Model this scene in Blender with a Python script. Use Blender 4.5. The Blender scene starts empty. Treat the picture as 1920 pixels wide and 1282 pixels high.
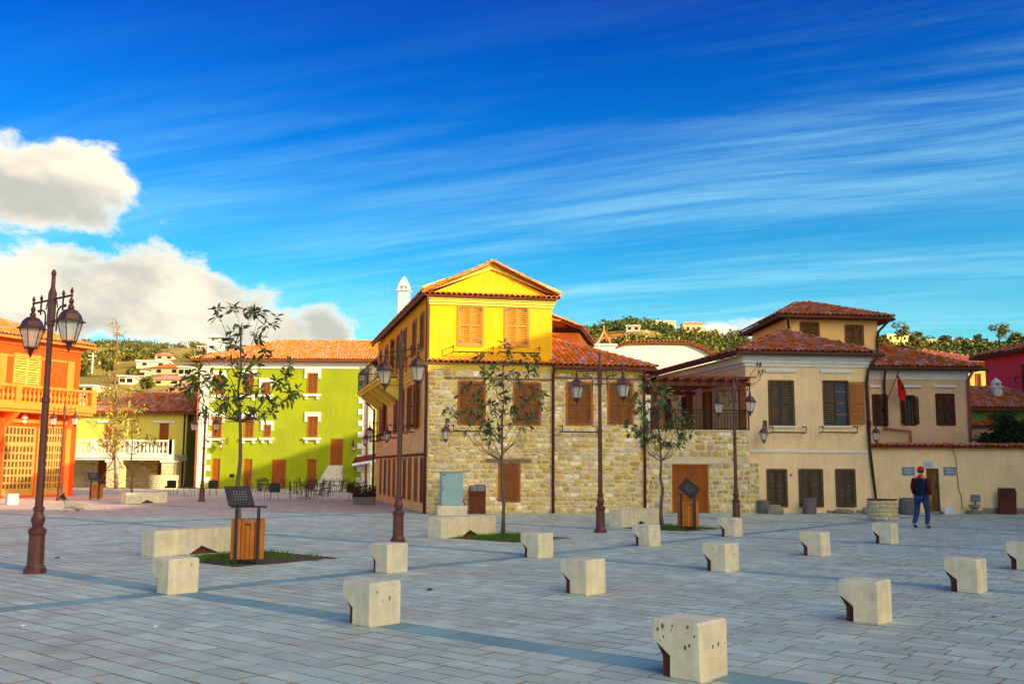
import bpy, math, random
import numpy as np
from mathutils import Vector, Matrix, noise
R = math.radians
random.seed(7)
C = bpy.context.scene.collection
SC = bpy.context.scene

# ---------------------------------------------------------------- camera
FPX, CX, CY = 1860.0, 960.0, 641.0
TH, RO, H = 0.1257, -0.0055, 1.68
r0 = Vector((1, 0, 0)); u0v = Vector((0, -math.sin(TH), math.cos(TH))); f0 = Vector((0, math.cos(TH), math.sin(TH)))
cr_ = r0 * math.cos(RO) - u0v * math.sin(RO)
cu_ = r0 * math.sin(RO) + u0v * math.cos(RO)
cam = bpy.data.cameras.new('camera'); cam.lens = FPX / 1920 * 36; cam.sensor_width = 36
cam.clip_start = 0.1; cam.clip_end = 9000
camo = bpy.data.objects.new('camera', cam); C.objects.link(camo); SC.camera = camo
camo.matrix_world = Matrix(((cr_.x, cu_.x, -f0.x, 0), (cr_.y, cu_.y, -f0.y, 0), (cr_.z, cu_.z, -f0.z, H), (0, 0, 0, 1)))
CAM = Vector((0, 0, H))

# ---------------------------------------------------------------- sky, sun, exposure
SUN_AZ, SUN_EL = R(57), R(16)     # azimuth measured from behind the camera towards the right
SUND = Vector((math.sin(SUN_AZ) * math.cos(SUN_EL), -math.cos(SUN_AZ) * math.cos(SUN_EL), math.sin(SUN_EL)))
SKY_STRENGTH = 0.15
w = bpy.data.worlds.new('World'); SC.world = w; w.use_nodes = True
nt = w.node_tree; N = nt.nodes; L = nt.links; N.clear()
def nd(t, **k):
    n = N.new(t)
    for a, b in k.items(): setattr(n, a, b)
    return n
def mth(op, a, b=None, c=None, clamp=False):
    n = N.new('ShaderNodeMath'); n.operation = op; n.use_clamp = clamp
    for i, v in enumerate((a, b, c)):
        if v is None: continue
        if isinstance(v, (int, float)): n.inputs[i].default_value = v
        else: L.new(v, n.inputs[i])
    return n.outputs[0]
def sstep(v, a, b):
    n = N.new('ShaderNodeMapRange'); n.interpolation_type = 'SMOOTHSTEP'
    L.new(v, n.inputs[0]); n.inputs[1].default_value = a; n.inputs[2].default_value = b
    return n.outputs[0]
def mixc(fac, a, b, bt='MIX'):
    n = N.new('ShaderNodeMix'); n.data_type = 'RGBA'; n.blend_type = bt
    for s, v in ((n.inputs[0], fac), (n.inputs[6], a), (n.inputs[7], b)):
        if isinstance(v, (int, float)): s.default_value = v
        elif isinstance(v, tuple): s.default_value = (*v, 1) if len(v) == 3 else v
        else: L.new(v, s)
    return n.outputs[2]
def nz(vec, scale, detail=6, rough=.55, dist=0.0):
    n = N.new('ShaderNodeTexNoise'); L.new(vec, n.inputs['Vector'])
    n.inputs['Scale'].default_value = scale; n.inputs['Detail'].default_value = detail
    n.inputs['Roughness'].default_value = rough; n.inputs['Distortion'].default_value = dist
    return n.outputs['Fac']
def comb(x, y, z):
    n = N.new('ShaderNodeCombineXYZ')
    for i, v in enumerate((x, y, z)):
        if isinstance(v, (int, float)): n.inputs[i].default_value = v
        else: L.new(v, n.inputs[i])
    return n.outputs[0]
tc = nd('ShaderNodeTexCoord'); sep = nd('ShaderNodeSeparateXYZ'); L.new(tc.outputs['Generated'], sep.inputs[0])
X, Yd, Z = sep.outputs
hyp = mth('SQRT', mth('ADD', mth('MULTIPLY', X, X), mth('MULTIPLY', Yd, Yd)))
el = mth('DIVIDE', Z, mth('MAXIMUM', hyp, 0.001))                # tangent of the elevation
az = mth('ARCTAN2', X, Yd)                                       # 0 straight ahead
sky = nd('ShaderNodeTexSky', sky_type='NISHITA'); sky.sun_disc = False
sky.sun_elevation = SUN_EL
sky.sun_rotation = math.pi - SUN_AZ
sky.air_density = 1.0; sky.dust_density = 0.6; sky.ozone_density = 2.0
elz = mth('ADD', el, mth('MULTIPLY', mth('SUBTRACT', nz(comb(mth('MULTIPLY', az, .8), mth('MULTIPLY', el, 3), 0), 2.0, 3), .5), .06))
rp = nd('ShaderNodeValToRGB'); L.new(elz, rp.inputs[0])
cr = rp.color_ramp
cr.elements[0].position = 0.0; cr.elements[0].color = (.62, .96, .80, 1)
cr.elements[1].position = 0.50; cr.elements[1].color = (.001, .15, .62, 1)
for p, c in ((.10, (.34, .80, .74)), (.20, (.10, .57, .74)), (.33, (.010, .33, .74))):
    e = cr.elements.new(p); e.color = (*c, 1)
tint = mixc(1.0, mixc(1.0, sky.outputs[0], rp.outputs[0], 'MULTIPLY'), (.80, .86, .88), 'MULTIPLY')
# high thin cirrus, combed along one direction on a plane far above
pl = mth('DIVIDE', 1.0, mth('ADD', mth('MAXIMUM', Z, 0.0), .14))
pxx = mth('MULTIPLY', X, pl); pyy = mth('MULTIPLY', Yd, pl)
ca, sa = math.cos(R(-20)), math.sin(R(-20))
along = mth('ADD', mth('MULTIPLY', pxx, ca), mth('MULTIPLY', pyy, sa))
across = mth('SUBTRACT', mth('MULTIPLY', pyy, ca), mth('MULTIPLY', pxx, sa))
warp = mth('MULTIPLY', mth('SUBTRACT', nz(comb(pxx, pyy, 4.0), 0.5, 2), .5), .8)
ci1 = nz(comb(mth('MULTIPLY', along, .35), mth('ADD', mth('MULTIPLY', across, 2.4), warp), 0.0), 1.3, 9, .6, .35)
ci2 = nz(comb(mth('MULTIPLY', along, .22), mth('MULTIPLY', across, .8), 7.0), 1.2, 4, .5)
fine = nz(comb(mth('MULTIPLY', along, 1.1), mth('ADD', mth('MULTIPLY', across, 10.0), mth('MULTIPLY', warp, 5.0)), 2.0), 1.6, 8, .62, .2)
cir = mth('MULTIPLY', sstep(mth('ADD', mth('MULTIPLY', ci1, .62), mth('MULTIPLY', fine, .38)), .38, .72), sstep(ci2, .33, .62))
cir = mth('MULTIPLY', cir, sstep(el, .0, .10))
cirf = mth('MULTIPLY', mth('MULTIPLY', cir, .74), mth('SUBTRACT', 1.0, mth('MULTIPLY', sstep(mth('SUBTRACT', el, mth('MULTIPLY', az, .18)), .22, .42), .85)))
# towards the low sun the sky pales to gold, boosted unseen to fill shade
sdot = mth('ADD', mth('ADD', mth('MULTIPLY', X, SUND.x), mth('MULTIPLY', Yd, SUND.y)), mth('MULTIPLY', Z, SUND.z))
fill_glow = mixc(sstep(Z, .0, .85), (24.0, 18.6, 11.6), (4.2, 5.2, 5.2))
base_sky = mixc(sstep(sdot, .26, .9), tint, fill_glow)
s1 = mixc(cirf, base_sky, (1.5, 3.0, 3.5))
# heaped clouds low in the sky, mostly to the left
cv = comb(mth('MULTIPLY', az, 1.0), mth('MULTIPLY', el, 1.5), 0.0)
def PXA(px): return (px - 960) / 1860.0
def PXE(py): return (876 - py) / 1860.0
def blob(px, py, rx, ry):
    a = mth('DIVIDE', mth('SUBTRACT', az, math.atan(PXA(px))), rx / 1860.0)
    e = mth('DIVIDE', mth('SUBTRACT', el, PXE(py) ), ry / 1860.0)
    return mth('SUBTRACT', 1.0, mth('SQRT', mth('ADD', mth('MULTIPLY', a, a), mth('MULTIPLY', e, e))))
b = blob(40, 392, 235, 118)
for a in ((-120, 400, 240, 140), (60, 600, 230, 135), (300, 600, 250, 130), (500, 640, 150, 80), (615, 625, 100, 78), (-260, 600, 400, 190),
          (-700, 560, 420, 190), (-1500, 600, 600, 150), (1280, 640, 200, 55)):
    b = mth('MAXIMUM', b, blob(*a))
puff = nz(cv, 7.0, 12, .62, .25)
dens = mth('ADD', mth('MULTIPLY', b, .75), mth('MULTIPLY', mth('SUBTRACT', puff, .5), 1.9))
cm = sstep(dens, .09, .27)
shv = comb(az, mth('ADD', mth('MULTIPLY', el, 1.7), .035), .3)
sh = sstep(mth('SUBTRACT', nz(shv, 8.0, 6, .5), mth('MULTIPLY', mth('SUBTRACT', puff, .5), .4)), .40, .66)
ccol = mixc(sh, (3.8, 3.3, 2.5), (2.0, 1.95, 1.7))
edge = mixc(sstep(dens, .12, .42), (3.1, 3.3, 3.0), ccol)
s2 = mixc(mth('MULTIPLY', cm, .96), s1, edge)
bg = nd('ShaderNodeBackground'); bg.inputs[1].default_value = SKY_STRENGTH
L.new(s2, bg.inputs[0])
wo = nd('ShaderNodeOutputWorld'); L.new(bg.outputs[0], wo.inputs[0])

sun = bpy.data.lights.new('sun', 'SUN'); sun.energy = 3.6; sun.angle = R(0.5); sun.color = (1.0, .80, .52)
suno = bpy.data.objects.new('sun', sun); C.objects.link(suno)
suno.rotation_euler = SUND.to_track_quat('Z', 'Y').to_euler(); suno.location = (40, -30, 40)
SC.view_settings.view_transform = 'Standard'; SC.view_settings.look = 'None'
SC.view_settings.exposure = 1.08; SC.view_settings.gamma = 1.0; SC.view_settings.use_curve_mapping = False
SC.render.engine = 'CYCLES'; SC.cycles.max_bounces = 6; SC.cycles.diffuse_bounces = 4

# ---------------------------------------------------------------- pixel <-> place helpers (surveying from the photograph)
def ray(px, py):
    a = (px - CX) / FPX; b = (CY - py) / FPX
    return f0 + cr_ * a + cu_ * b
def G(px, py, z=0.0):
    d = ray(px, py); t = (z - H) / d.z
    return Vector((d.x * t, d.y * t, z))
def P(px, py, Y):
    d = ray(px, py); t = Y / d.y
    return Vector((d.x * t, Y, H + d.z * t))
def project(p):
    q = Vector(p) - CAM; d = q.dot(f0)
    if d <= 0.1: return None
    return (CX + FPX * q.dot(cr_) / d, CY - FPX * q.dot(cu_) / d, d)

class Fac:                       # a vertical facade: u along it, d into the building, z up
    def __init__(s, p0, p1, z=0.0):
        s.p0 = Vector((p0[0], p0[1], z)); v = Vector((p1[0] - p0[0], p1[1] - p0[1], 0)); s.w = v.length
        s.u = v.normalized(); s.d = Vector((-s.u.y, s.u.x, 0))
        s.M = Matrix(((s.u.x, s.d.x, 0, s.p0.x), (s.u.y, s.d.y, 0, s.p0.y), (0, 0, 1, z), (0, 0, 0, 1)))
    def uz(s, px, py, dd=0.0):
        r = ray(px, py); o = s.p0 + s.d * dd
        t = (o - CAM).dot(s.d) / r.dot(s.d); q = CAM + r * t - s.p0
        return q.dot(s.u), q.z
    def rect(s, x0, x1, y0, y1):   # pixel box -> u0,u1,z0,z1
        a = s.uz(x0, (y0 + y1) / 2)[0]; b_ = s.uz(x1, (y0 + y1) / 2)[0]; xm = (x0 + x1) / 2
        return a, b_, s.uz(xm, y1)[1], s.uz(xm, y0)[1]
    def pt(s, u, d, z): return s.M @ Vector((u, d, z))
    def xy(s, u, d): q = s.M @ Vector((u, d, 0)); return (q.x, q.y)

# ---------------------------------------------------------------- materials
MATS = {}
def mat(name, col, rough=.8, var=.15, scale=3.0, bump=.0, bscale=40.0, metal=0.0, col2=None, c2scale=.8, c2amt=.5, rnd=0.0,
        rand_island=False, streak=0.0, spec=.18, rsat=0.0, c3=None, c3amt=.5):
    if name in MATS: return MATS[name]
    m = bpy.data.materials.new(name); m.use_nodes = True; t = m.node_tree; n = t.nodes; l = t.links
    bs = n['Principled BSDF']; bs.inputs['Roughness'].default_value = rough; bs.inputs['Metallic'].default_value = metal
    bs.inputs['Specular IOR Level'].default_value = spec
    tcn = n.new('ShaderNodeTexCoord'); co = tcn.outputs['Object']
    gp = n.new('ShaderNodeNewGeometry')
    def noise_(sc, det=6, vec=None, ro=.6):
        q = n.new('ShaderNodeTexNoise'); l.new(vec or gp.outputs['Position'], q.inputs['Vector'])
        q.inputs['Scale'].default_value = sc; q.inputs['Detail'].default_value = det; q.inputs['Roughness'].default_value = ro
        return q.outputs['Fac']
    def mix(f, a, b, bt='MIX'):
        q = n.new('ShaderNodeMix'); q.data_type = 'RGBA'; q.blend_type = bt
        for s, v in ((q.inputs[0], f), (q.inputs[6], a), (q.inputs[7], b)):
            if isinstance(v, (int, float)): s.default_value = v
            elif isinstance(v, tuple): s.default_value = (*v, 1)
            else: l.new(v, s)
        return q.outputs[2]
    def rng(v, a, b, c=0.0, d=1.0):
        q = n.new('ShaderNodeMapRange'); l.new(v, q.inputs[0])
        for i, k in enumerate((a, b, c, d)): q.inputs[i + 1].default_value = k
        return q.outputs[0]
    c = col
    if col2: c = mix(rng(noise_(c2scale, 5), .5 - .5 * c2amt * .4, .5 + .2, 0, 1), col, col2)
    if c3:                                     # a third tone chosen piece by piece
        q = n.new('ShaderNodeMath'); q.operation = 'FRACT'
        if True:
            a_ = n.new('ShaderNodeMath'); a_.operation = 'MULTIPLY_ADD'; oi = n.new('ShaderNodeObjectInfo')
            l.new(gp.outputs['Random Per Island'], a_.inputs[0]); a_.inputs[1].default_value = 7.3; 
            b_ = n.new('ShaderNodeMath'); b_.operation = 'MULTIPLY'; l.new(oi.outputs['Random'], b_.inputs[0]); b_.inputs[1].default_value = 13.7
            l.new(b_.outputs[0], a_.inputs[2]); l.new(a_.outputs[0], q.inputs[0])
        c = mix(rng(q.outputs[0], 1 - c3amt, 1.0, 0, 1), c, c3)
    if rnd:
        oi = n.new('ShaderNodeObjectInfo'); a_ = n.new('ShaderNodeMath'); a_.operation = 'ADD'
        l.new(oi.outputs['Random'], a_.inputs[0]); l.new(gp.outputs['Random Per Island'], a_.inputs[1])
        fr = n.new('ShaderNodeMath'); fr.operation = 'FRACT'; l.new(a_.outputs[0], fr.inputs[0])
        hs = n.new('ShaderNodeHueSaturation')
        if isinstance(c, tuple): hs.inputs['Color'].default_value = (*c, 1)
        else: l.new(c, hs.inputs['Color'])
        l.new(rng(fr.outputs[0], 0, 1, 1 - rnd, 1 + rnd), hs.inputs['Value'])
        if rsat:
            f2 = n.new('ShaderNodeMath'); f2.operation = 'MULTIPLY'; l.new(fr.outputs[0], f2.inputs[0]); f2.inputs[1].default_value = 17.31
            f3 = n.new('ShaderNodeMath'); f3.operation = 'FRACT'; l.new(f2.outputs[0], f3.inputs[0])
            l.new(rng(f3.outputs[0], 0, 1, 1 - rsat, 1 + rsat * .4), hs.inputs['Saturation'])
            l.new(rng(f3.outputs[0], 0, 1, .5 - rsat * .03, .5 + rsat * .03), hs.inputs['Hue'])
        c = hs.outputs[0]
    if var:
        v1 = rng(noise_(scale, 8), .25, .75, 1 - var, 1 + var)
        c = mix(1.0, c, v1, 'MULTIPLY')
        q = n.new('ShaderNodeCombineXYZ')
    if streak:
        mp = n.new('ShaderNodeMapping'); l.new(gp.outputs['Position'], mp.inputs['Vector']); mp.inputs['Scale'].default_value = (1, 1, .08)
        v2 = rng(noise_(9, 6, mp.outputs[0]), .3, .7, 1 - streak, 1 + streak * .4)
        c = mix(1.0, c, v2, 'MULTIPLY')
    if isinstance(c, tuple): bs.inputs['Base Color'].default_value = (*c, 1)
    else: l.new(c, bs.inputs['Base Color'])
    if bump:
        bn = n.new('ShaderNodeBump'); bn.inputs['Strength'].default_value = min(bump, 1); bn.inputs['Distance'].default_value = .02 if bump < 1 else .05
        l.new(noise_(bscale, 8), bn.inputs['Height']); l.new(bn.outputs[0], bs.inputs['Normal'])
    MATS[name] = m; return m
def glassmat(name, col, rough=.1, alpha=.5):
    m = bpy.data.materials.new(name); m.use_nodes = True; t = m.node_tree; bs = t.nodes['Principled BSDF']
    bs.inputs['Base Color'].default_value = (*col, 1); bs.inputs['Roughness'].default_value = rough
    bs.inputs['Alpha'].default_value = alpha; bs.inputs['Specular IOR Level'].default_value = .6
    MATS[name] = m; return m

M_pave = mat('concrete_paver', (.54, .62, .52), .62, .20, 1.8, .8, 40, rnd=.13, col2=(.50, .49, .38), c2scale=.4, spec=.35)
M_paver2 = mat('reddish_paver', (.60, .46, .37), .85, .12, 1.2, .25, 60, rnd=.07, col2=(.60, .50, .40), c2scale=.3)
M_joint = mat('sand_joint', (.33, .22, .14), .95, .3, 2.0, .3, 90, col2=(.25, .22, .15), c2scale=1.5)
M_band = mat('blue_grey_slab', (.22, .36, .38), .7, .14, 2.0, .2, 70, rnd=.16)
M_earth = mat('earth', (.10, .07, .045), .95, .35, 9, .8, 30)
M_conc = mat('cast_concrete', (.80, .66, .44), .85, .17, 5.0, .35, 45, streak=.13, col2=(.66, .60, .46), c2scale=1.2)
M_pit = mat('dark_pit_mark', (.12, .13, .12), .95, .3, 30)
M_rust = mat('rusted_steel', (.15, .040, .018), .75, .35, 12, .3, 60, col2=(.09, .03, .018), c2scale=3)
M_iron = mat('brown_iron', (.10, .028, .018), .42, .2, 10, .08, 50, spec=.5)
M_black = mat('black_iron', (.022, .020, .022), .5, .2, 8)
M_dark = mat('dark_panel', (.028, .026, .035), .45, .2, 8)
M_glass = glassmat('lantern_glass', (.75, .72, .62), .25, .55)
M_mortar = mat('lime_mortar', (.84, .63, .25), .95, .14, 2.5, .5, 35, col2=(.72, .52, .22), c2scale=.7)
M_stone = mat('rubble_stone', (.60, .44, .21), .9, .2, 7, .7, 28, rnd=.24, col2=(.60, .40, .15), c2scale=.45, rsat=.5, c3=(.84, .76, .55), c3amt=.60)
M_stone2 = mat('terrace_stone', (.50, .38, .21), .9, .22, 7, .8, 28, rnd=.26, rsat=.5, c3=(.74, .66, .50), c3amt=.5)
M_quoin = mat('pale_block', (.62, .52, .34), .9, .12, 4, .4, 30, rnd=.1)
M_sidewall = mat('pinkish_render', (.95, .56, .17), .9, .22, 5, .6, 26, col2=(.95, .66, .28), c2scale=1.1)
M_yellow = mat('yellow_paint', (.92, .45, .006), .85, .07, 1.5, .12, 60, streak=.08, col2=(.84, .44, .02), c2scale=.6)
M_yellow2 = mat('pale_yellow_trim', (.88, .64, .10), .85, .05, 2, .1, 60)
M_orange = mat('orange_paint', (.82, .070, .006), .85, .08, 1.5, .12, 60, streak=.10)
M_orangetrim = mat('apricot_trim', (.84, .21, .028), .85, .08, 2, .1, 60, streak=.08)
M_green = mat('lime_paint', (.31, .36, .008), .88, .08, 1.2, .15, 50, col2=(.26, .31, .014), c2scale=.4, streak=.09)
M_white = mat('white_paint', (.78, .74, .62), .8, .06, 2, .1, 60, streak=.05)
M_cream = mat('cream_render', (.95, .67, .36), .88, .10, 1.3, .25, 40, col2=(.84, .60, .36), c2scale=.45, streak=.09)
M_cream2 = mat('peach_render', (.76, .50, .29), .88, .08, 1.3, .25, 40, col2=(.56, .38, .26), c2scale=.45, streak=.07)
M_creamw = mat('greyish_white_trim', (.74, .74, .72), .85, .1, 4, .2, 40)
M_tower = mat('peach_paint', (.95, .60, .22), .85, .06, 1.4, .15, 50)
M_tile = mat('new_terracotta', (.66, .145, .016), .8, .14, 8, .2, 60, rnd=.22, rsat=.35, c3=(.50, .20, .05), c3amt=.25, spec=.15)
M_tileold = mat('old_terracotta', (.50, .10, .020), .95, .2, 8, .25, 60, rnd=.30, rsat=.4, c3=(.36, .14, .05), c3amt=.25, spec=.12)
M_tileor = mat('orange_terracotta', (.80, .21, .020), .8, .12, 8, .2, 60, rnd=.18, rsat=.25)
M_tileside = mat('roof_underlay', (.22, .06, .02), .9, .2, 5)
M_wood = mat('varnished_shutter', (.24, .075, .014), .6, .22, 6, .15, 40, streak=.16)
M_woodfr = mat('window_frame_wood', (.40, .125, .018), .6, .2, 6, .15, 40)
M_shy = mat('honey_shutter', (.62, .23, .030), .6, .18, 6, .15, 40)
M_woodold = mat('weathered_shutter', (.075, .058, .040), .85, .35, 9, .3, 40, streak=.35)
M_woodold2 = mat('weathered_frame', (.12, .070, .032), .85, .3, 9, .3, 40)
M_wooddk = mat('dark_brown_wood', (.060, .022, .012), .7, .3, 7, .2, 40)
M_slat = mat('bin_slat', (.50, .15, .020), .6, .18, 6, .2, 40, rnd=.18, streak=.2)
M_doorw = mat('brown_door', (.30, .080, .010), .6, .15, 5, .15, 40, streak=.15)
M_doorold = mat('old_door', (.20, .10, .03), .85, .3, 7, .3, 40, streak=.3)
M_hinge = mat('grey_hinge', (.13, .15, .20), .5, .2, 9)
M_ind = mat('dark_interior', (.012, .011, .011), .9, 0)
M_pane = mat('window_glass', (.05, .07, .10), .08, 0, spec=.8)
M_apane = mat('door_glass', (.10, .05, .02), .15, .2, 3, spec=.7)
M_gutter = mat('dark_gutter', (.055, .030, .026), .55, .2, 8)
M_pipe = mat('brown_drainpipe', (.12, .035, .022), .5, .2, 8)
M_pinkpipe = mat('pink_drainpipe', (.45, .11, .09), .6, .2, 8)
M_cab = mat('blue_grey_cabinet', (.28, .42, .44), .5, .06, 3)
M_screen = mat('info_screen', (.18, .20, .24), .25, .3, 6)
M_bark = mat('grey_bark', (.14, .10, .07), .9, .3, 14, .6, 50)
M_barkr = mat('warm_bark', (.24, .12, .06), .9, .3, 14, .6, 50)
M_leaf = mat('magnolia_leaf', (.065, .115, .012), .5, .25, 6, rnd=.6, rsat=.3, c3=(.16, .11, .012), c3amt=.25, spec=.5)
M_leafy = mat('yellowing_leaf', (.42, .30, .03), .6, .25, 6, rnd=.35, rsat=.3, c3=(.10, .14, .02), c3amt=.35)
M_leafh = mat('hill_foliage', (.075, .105, .010), .85, .3, .08, rnd=.5, rsat=.35, col2=(.20, .15, .015), c2scale=.02)
M_leafd = mat('dark_foliage', (.022, .045, .012), .8, .3, 3, rnd=.5, rsat=.3)
M_grass = mat('grass_blade', (.07, .17, .012), .8, .25, 6, rnd=.4)
M_rock = mat('grey_rock', (.30, .25, .20), .92, .25, 7, 1, 12)
M_drum = mat('grey_stone_drum', (.16, .14, .135), .92, .2, 7, .7, 25)
M_marble = mat('pale_stair_stone', (.62, .56, .46), .8, .1, 4)
M_pink = mat('red_pink_paint', (.90, .05, .08), .85, .05, 2)
M_skin = mat('skin', (.45, .24, .16), .6, .05)
M_jean = mat('blue_denim', (.020, .050, .14), .9, .25, 20, .2, 200)
M_vest = mat('navy_quilt', (.008, .012, .045), .8, .2, 9)
M_maroon = mat('maroon_sleeve', (.09, .010, .014), .85, .2, 9)
M_red = mat('red_cloth', (.62, .015, .018), .8, .1, 9)
M_shoe = mat('dark_shoe', (.02, .022, .05), .6, .1)
M_dogw = mat('white_fur', (.55, .45, .34), .95, .2, 30, .8, 120)
M_dogd = mat('dark_fur', (.06, .04, .03), .95, .2, 30, .8, 120)
M_silver = mat('bike_metal', (.30, .24, .14), .4, .1, metal=.6)
M_sign = mat('blue_grey_plaque', (.16, .22, .28), .5, .3, 20)
M_signw = mat('pale_plaque', (.50, .56, .60), .5, .12, 10)
M_beam = mat('pergola_beam', (.20, .055, .020), .7, .25, 7, .2, 40, streak=.2)

# ---------------------------------------------------------------- mesh builder
class MB:
    def __init__(s, M=None, off=(0, 0, 0)):
        s.v = []; s.f = []; s.M = M or Matrix(); s.off = Vector(off)
    def add(s, vs, fs):
        k = len(s.v); M = s.M; o = s.off
        s.v += [tuple(M @ Vector(p) - o) for p in vs]; s.f += [tuple(i + k for i in q) for q in fs]
    def box(s, x0, x1, y0, y1, z0, z1):
        if x0 > x1: x0, x1 = x1, x0
        if y0 > y1: y0, y1 = y1, y0
        if z0 > z1: z0, z1 = z1, z0
        s.add([(x0, y0, z0), (x1, y0, z0), (x1, y1, z0), (x0, y1, z0), (x0, y0, z1), (x1, y0, z1), (x1, y1, z1), (x0, y1, z1)],
              [(0, 3, 2, 1), (4, 5, 6, 7), (0, 1, 5, 4), (1, 2, 6, 5), (2, 3, 7, 6), (3, 0, 4, 7)])
        return s
    def cbox(s, x0, x1, y0, y1, z0, z1, c=.01):      # box with bevelled vertical and top edges
        pts = [(x0 + c, y0), (x1 - c, y0), (x1, y0 + c), (x1, y1 - c), (x1 - c, y1), (x0 + c, y1), (x0, y1 - c), (x0, y0 + c)]
        q = lambda p, k: (min(max(p[0], x0 + k), x1 - k), min(max(p[1], y0 + k), y1 - k))
        vs = [(*p, z0) for p in pts] + [(*p, z1 - c) for p in pts] + [(*q(p, c), z1) for p in pts]
        fs = [tuple(range(7, -1, -1)), tuple(range(16, 24))]
        for i in range(8):
            j = (i + 1) % 8; fs += [(i, j, j + 8, i + 8), (i + 8, j + 8, j + 16, i + 16)]
        s.add(vs, fs); return s
    def prism(s, poly, y0, y1, c=0.0):               # polygon in x-z pushed from y0 to y1
        n = len(poly); vs = []
        cx = sum(p[0] for p in poly) / n; cz = sum(p[1] for p in poly) / n
        if c:
            def inn(p):
                d = math.hypot(p[0] - cx, p[1] - cz) or 1; k = (d - c) / d
                return (cx + (p[0] - cx) * k, cz + (p[1] - cz) * k)
            rings = [([inn(p) for p in poly], y0), (poly, y0 + c), (poly, y1 - c), ([inn(p) for p in poly], y1)]
        else: rings = [(poly, y0), (poly, y1)]
        for pl_, y in rings: vs += [(p[0], y, p[1]) for p in pl_]
        m = len(rings); fs = [tuple(range(n)), tuple(range(n * m - 1, n * (m - 1) - 1, -1))]
        for r in range(m - 1):
            for i in range(n):
                j = (i + 1) % n; fs.append((r * n + j, r * n + i, r * n + i + n, r * n + j + n))
        s.add(vs, fs); return s
    def hprism(s, poly, z0, z1):                     # polygon in x-y pushed from z0 to z1
        n = len(poly); vs = [(p[0], p[1], z0) for p in poly] + [(p[0], p[1], z1) for p in poly]
        fs = [tuple(range(n - 1, -1, -1)), tuple(range(n, 2 * n))] + [(i, (i + 1) % n, (i + 1) % n + n, i + n) for i in range(n)]
        s.add(vs, fs); return s
    def lathe(s, prof, n=12, c=(0, 0, 0), a0=0.0, jit=0):
        vs = []; fs = []
        for r, z in prof:
            for i in range(n):
                a = a0 + i * 2 * math.pi / n; rr = r * (1 + (random.uniform(-jit, jit) if jit else 0))
                vs.append((c[0] + rr * math.cos(a), c[1] + rr * math.sin(a), c[2] + z))
        m = len(prof)
        for k in range(m - 1):
            for i in range(n):
                j = (i + 1) % n; fs.append((k * n + i, k * n + j, k * n + n + j, k * n + n + i))
        fs += [tuple(range(n - 1, -1, -1)), tuple(range((m - 1) * n, m * n))]
        s.add(vs, fs); return s
    def tube(s, pts, r, n=6, cap=True):
        pts = [Vector(p) for p in pts]; m = len(pts); vs = []; fs = []
        rs = r if isinstance(r, (list, tuple)) else [r] * m
        up = None
        for i, p in enumerate(pts):
            t = (pts[min(i + 1, m - 1)] - pts[max(i - 1, 0)]).normalized()
            if up is None: up = t.cross(Vector((0, 0, 1)) if abs(t.z) < .9 else Vector((1, 0, 0))).normalized()
            else: up = (up - t * up.dot(t)).normalized()
            w_ = t.cross(up)
            for k in range(n):
                a = k * 2 * math.pi / n; vs.append(tuple(p + (up * math.cos(a) + w_ * math.sin(a)) * rs[i]))
        for i in range(m - 1):
            for k in range(n):
                j = (k + 1) % n; fs.append((i * n + k, i * n + j, i * n + n + j, i * n + n + k))
        if cap: fs += [tuple(range(n - 1, -1, -1)), tuple(range((m - 1) * n, m * n))]
        s.add(vs, fs); return s
    def poly(s, pts): s.add([tuple(p) for p in pts], [tuple(range(len(pts)))]); return s
    def slab(s, pts, t):                              # thick polygon, pushed down by t
        n = len(pts); s.add([tuple(p) for p in pts] + [(p[0], p[1], p[2] - t) for p in pts],
            [tuple(range(n)), tuple(range(2 * n - 1, n - 1, -1))] + [(i, i + n, (i + 1) % n + n, (i + 1) % n) for i in range(n)]); return s
    def mesh(s, name, mats, smooth=False):
        me = bpy.data.meshes.new(name); me.from_pydata(s.v, [], s.f); me.update()
        for m in (mats if isinstance(mats, (list, tuple)) else [mats]): me.materials.append(m)
        if smooth: me.polygons.foreach_set('use_smooth', [True] * len(me.polygons))
        return me
    def build(s, name, mats, parent=None, smooth=False, **kw):
        o = bpy.data.objects.new(name, s.mesh(name, mats, smooth)); C.objects.link(o)
        if parent: o.parent = parent
        for k, v in kw.items(): o[k] = v
        return o
def thing(name, label, cat, loc=(0, 0, 0), rz=0.0, group=None):
    o = bpy.data.objects.new(name, None); C.objects.link(o); o.location = loc; o.rotation_euler = (0, 0, rz)
    o.empty_display_size = .3; o['label'] = label; o['category'] = cat
    if group: o['group'] = group
    return o
def tag(o, label, cat, group=None):
    o['label'] = label; o['category'] = cat
    if group: o['group'] = group
    return o
def copy_thing(src, loc, rz, label, group=None):
    def cp(o, par):
        c = o.copy(); C.objects.link(c); c.parent = par
        for ch in KIDS.get(o.name, ()): cp(ch, c)
        return c
    build_kids()
    c = cp(src, None); c.location = loc; c.rotation_euler = (0, 0, rz); c['label'] = label
    if group: c['group'] = group
    return c
KIDS = {}; _nk = [0]
def build_kids():
    if _nk[0] == len(C.objects): return
    KIDS.clear()
    for o in C.objects:
        if o.parent: KIDS.setdefault(o.parent.name, []).append(o)
    _nk[0] = len(C.objects)

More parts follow.
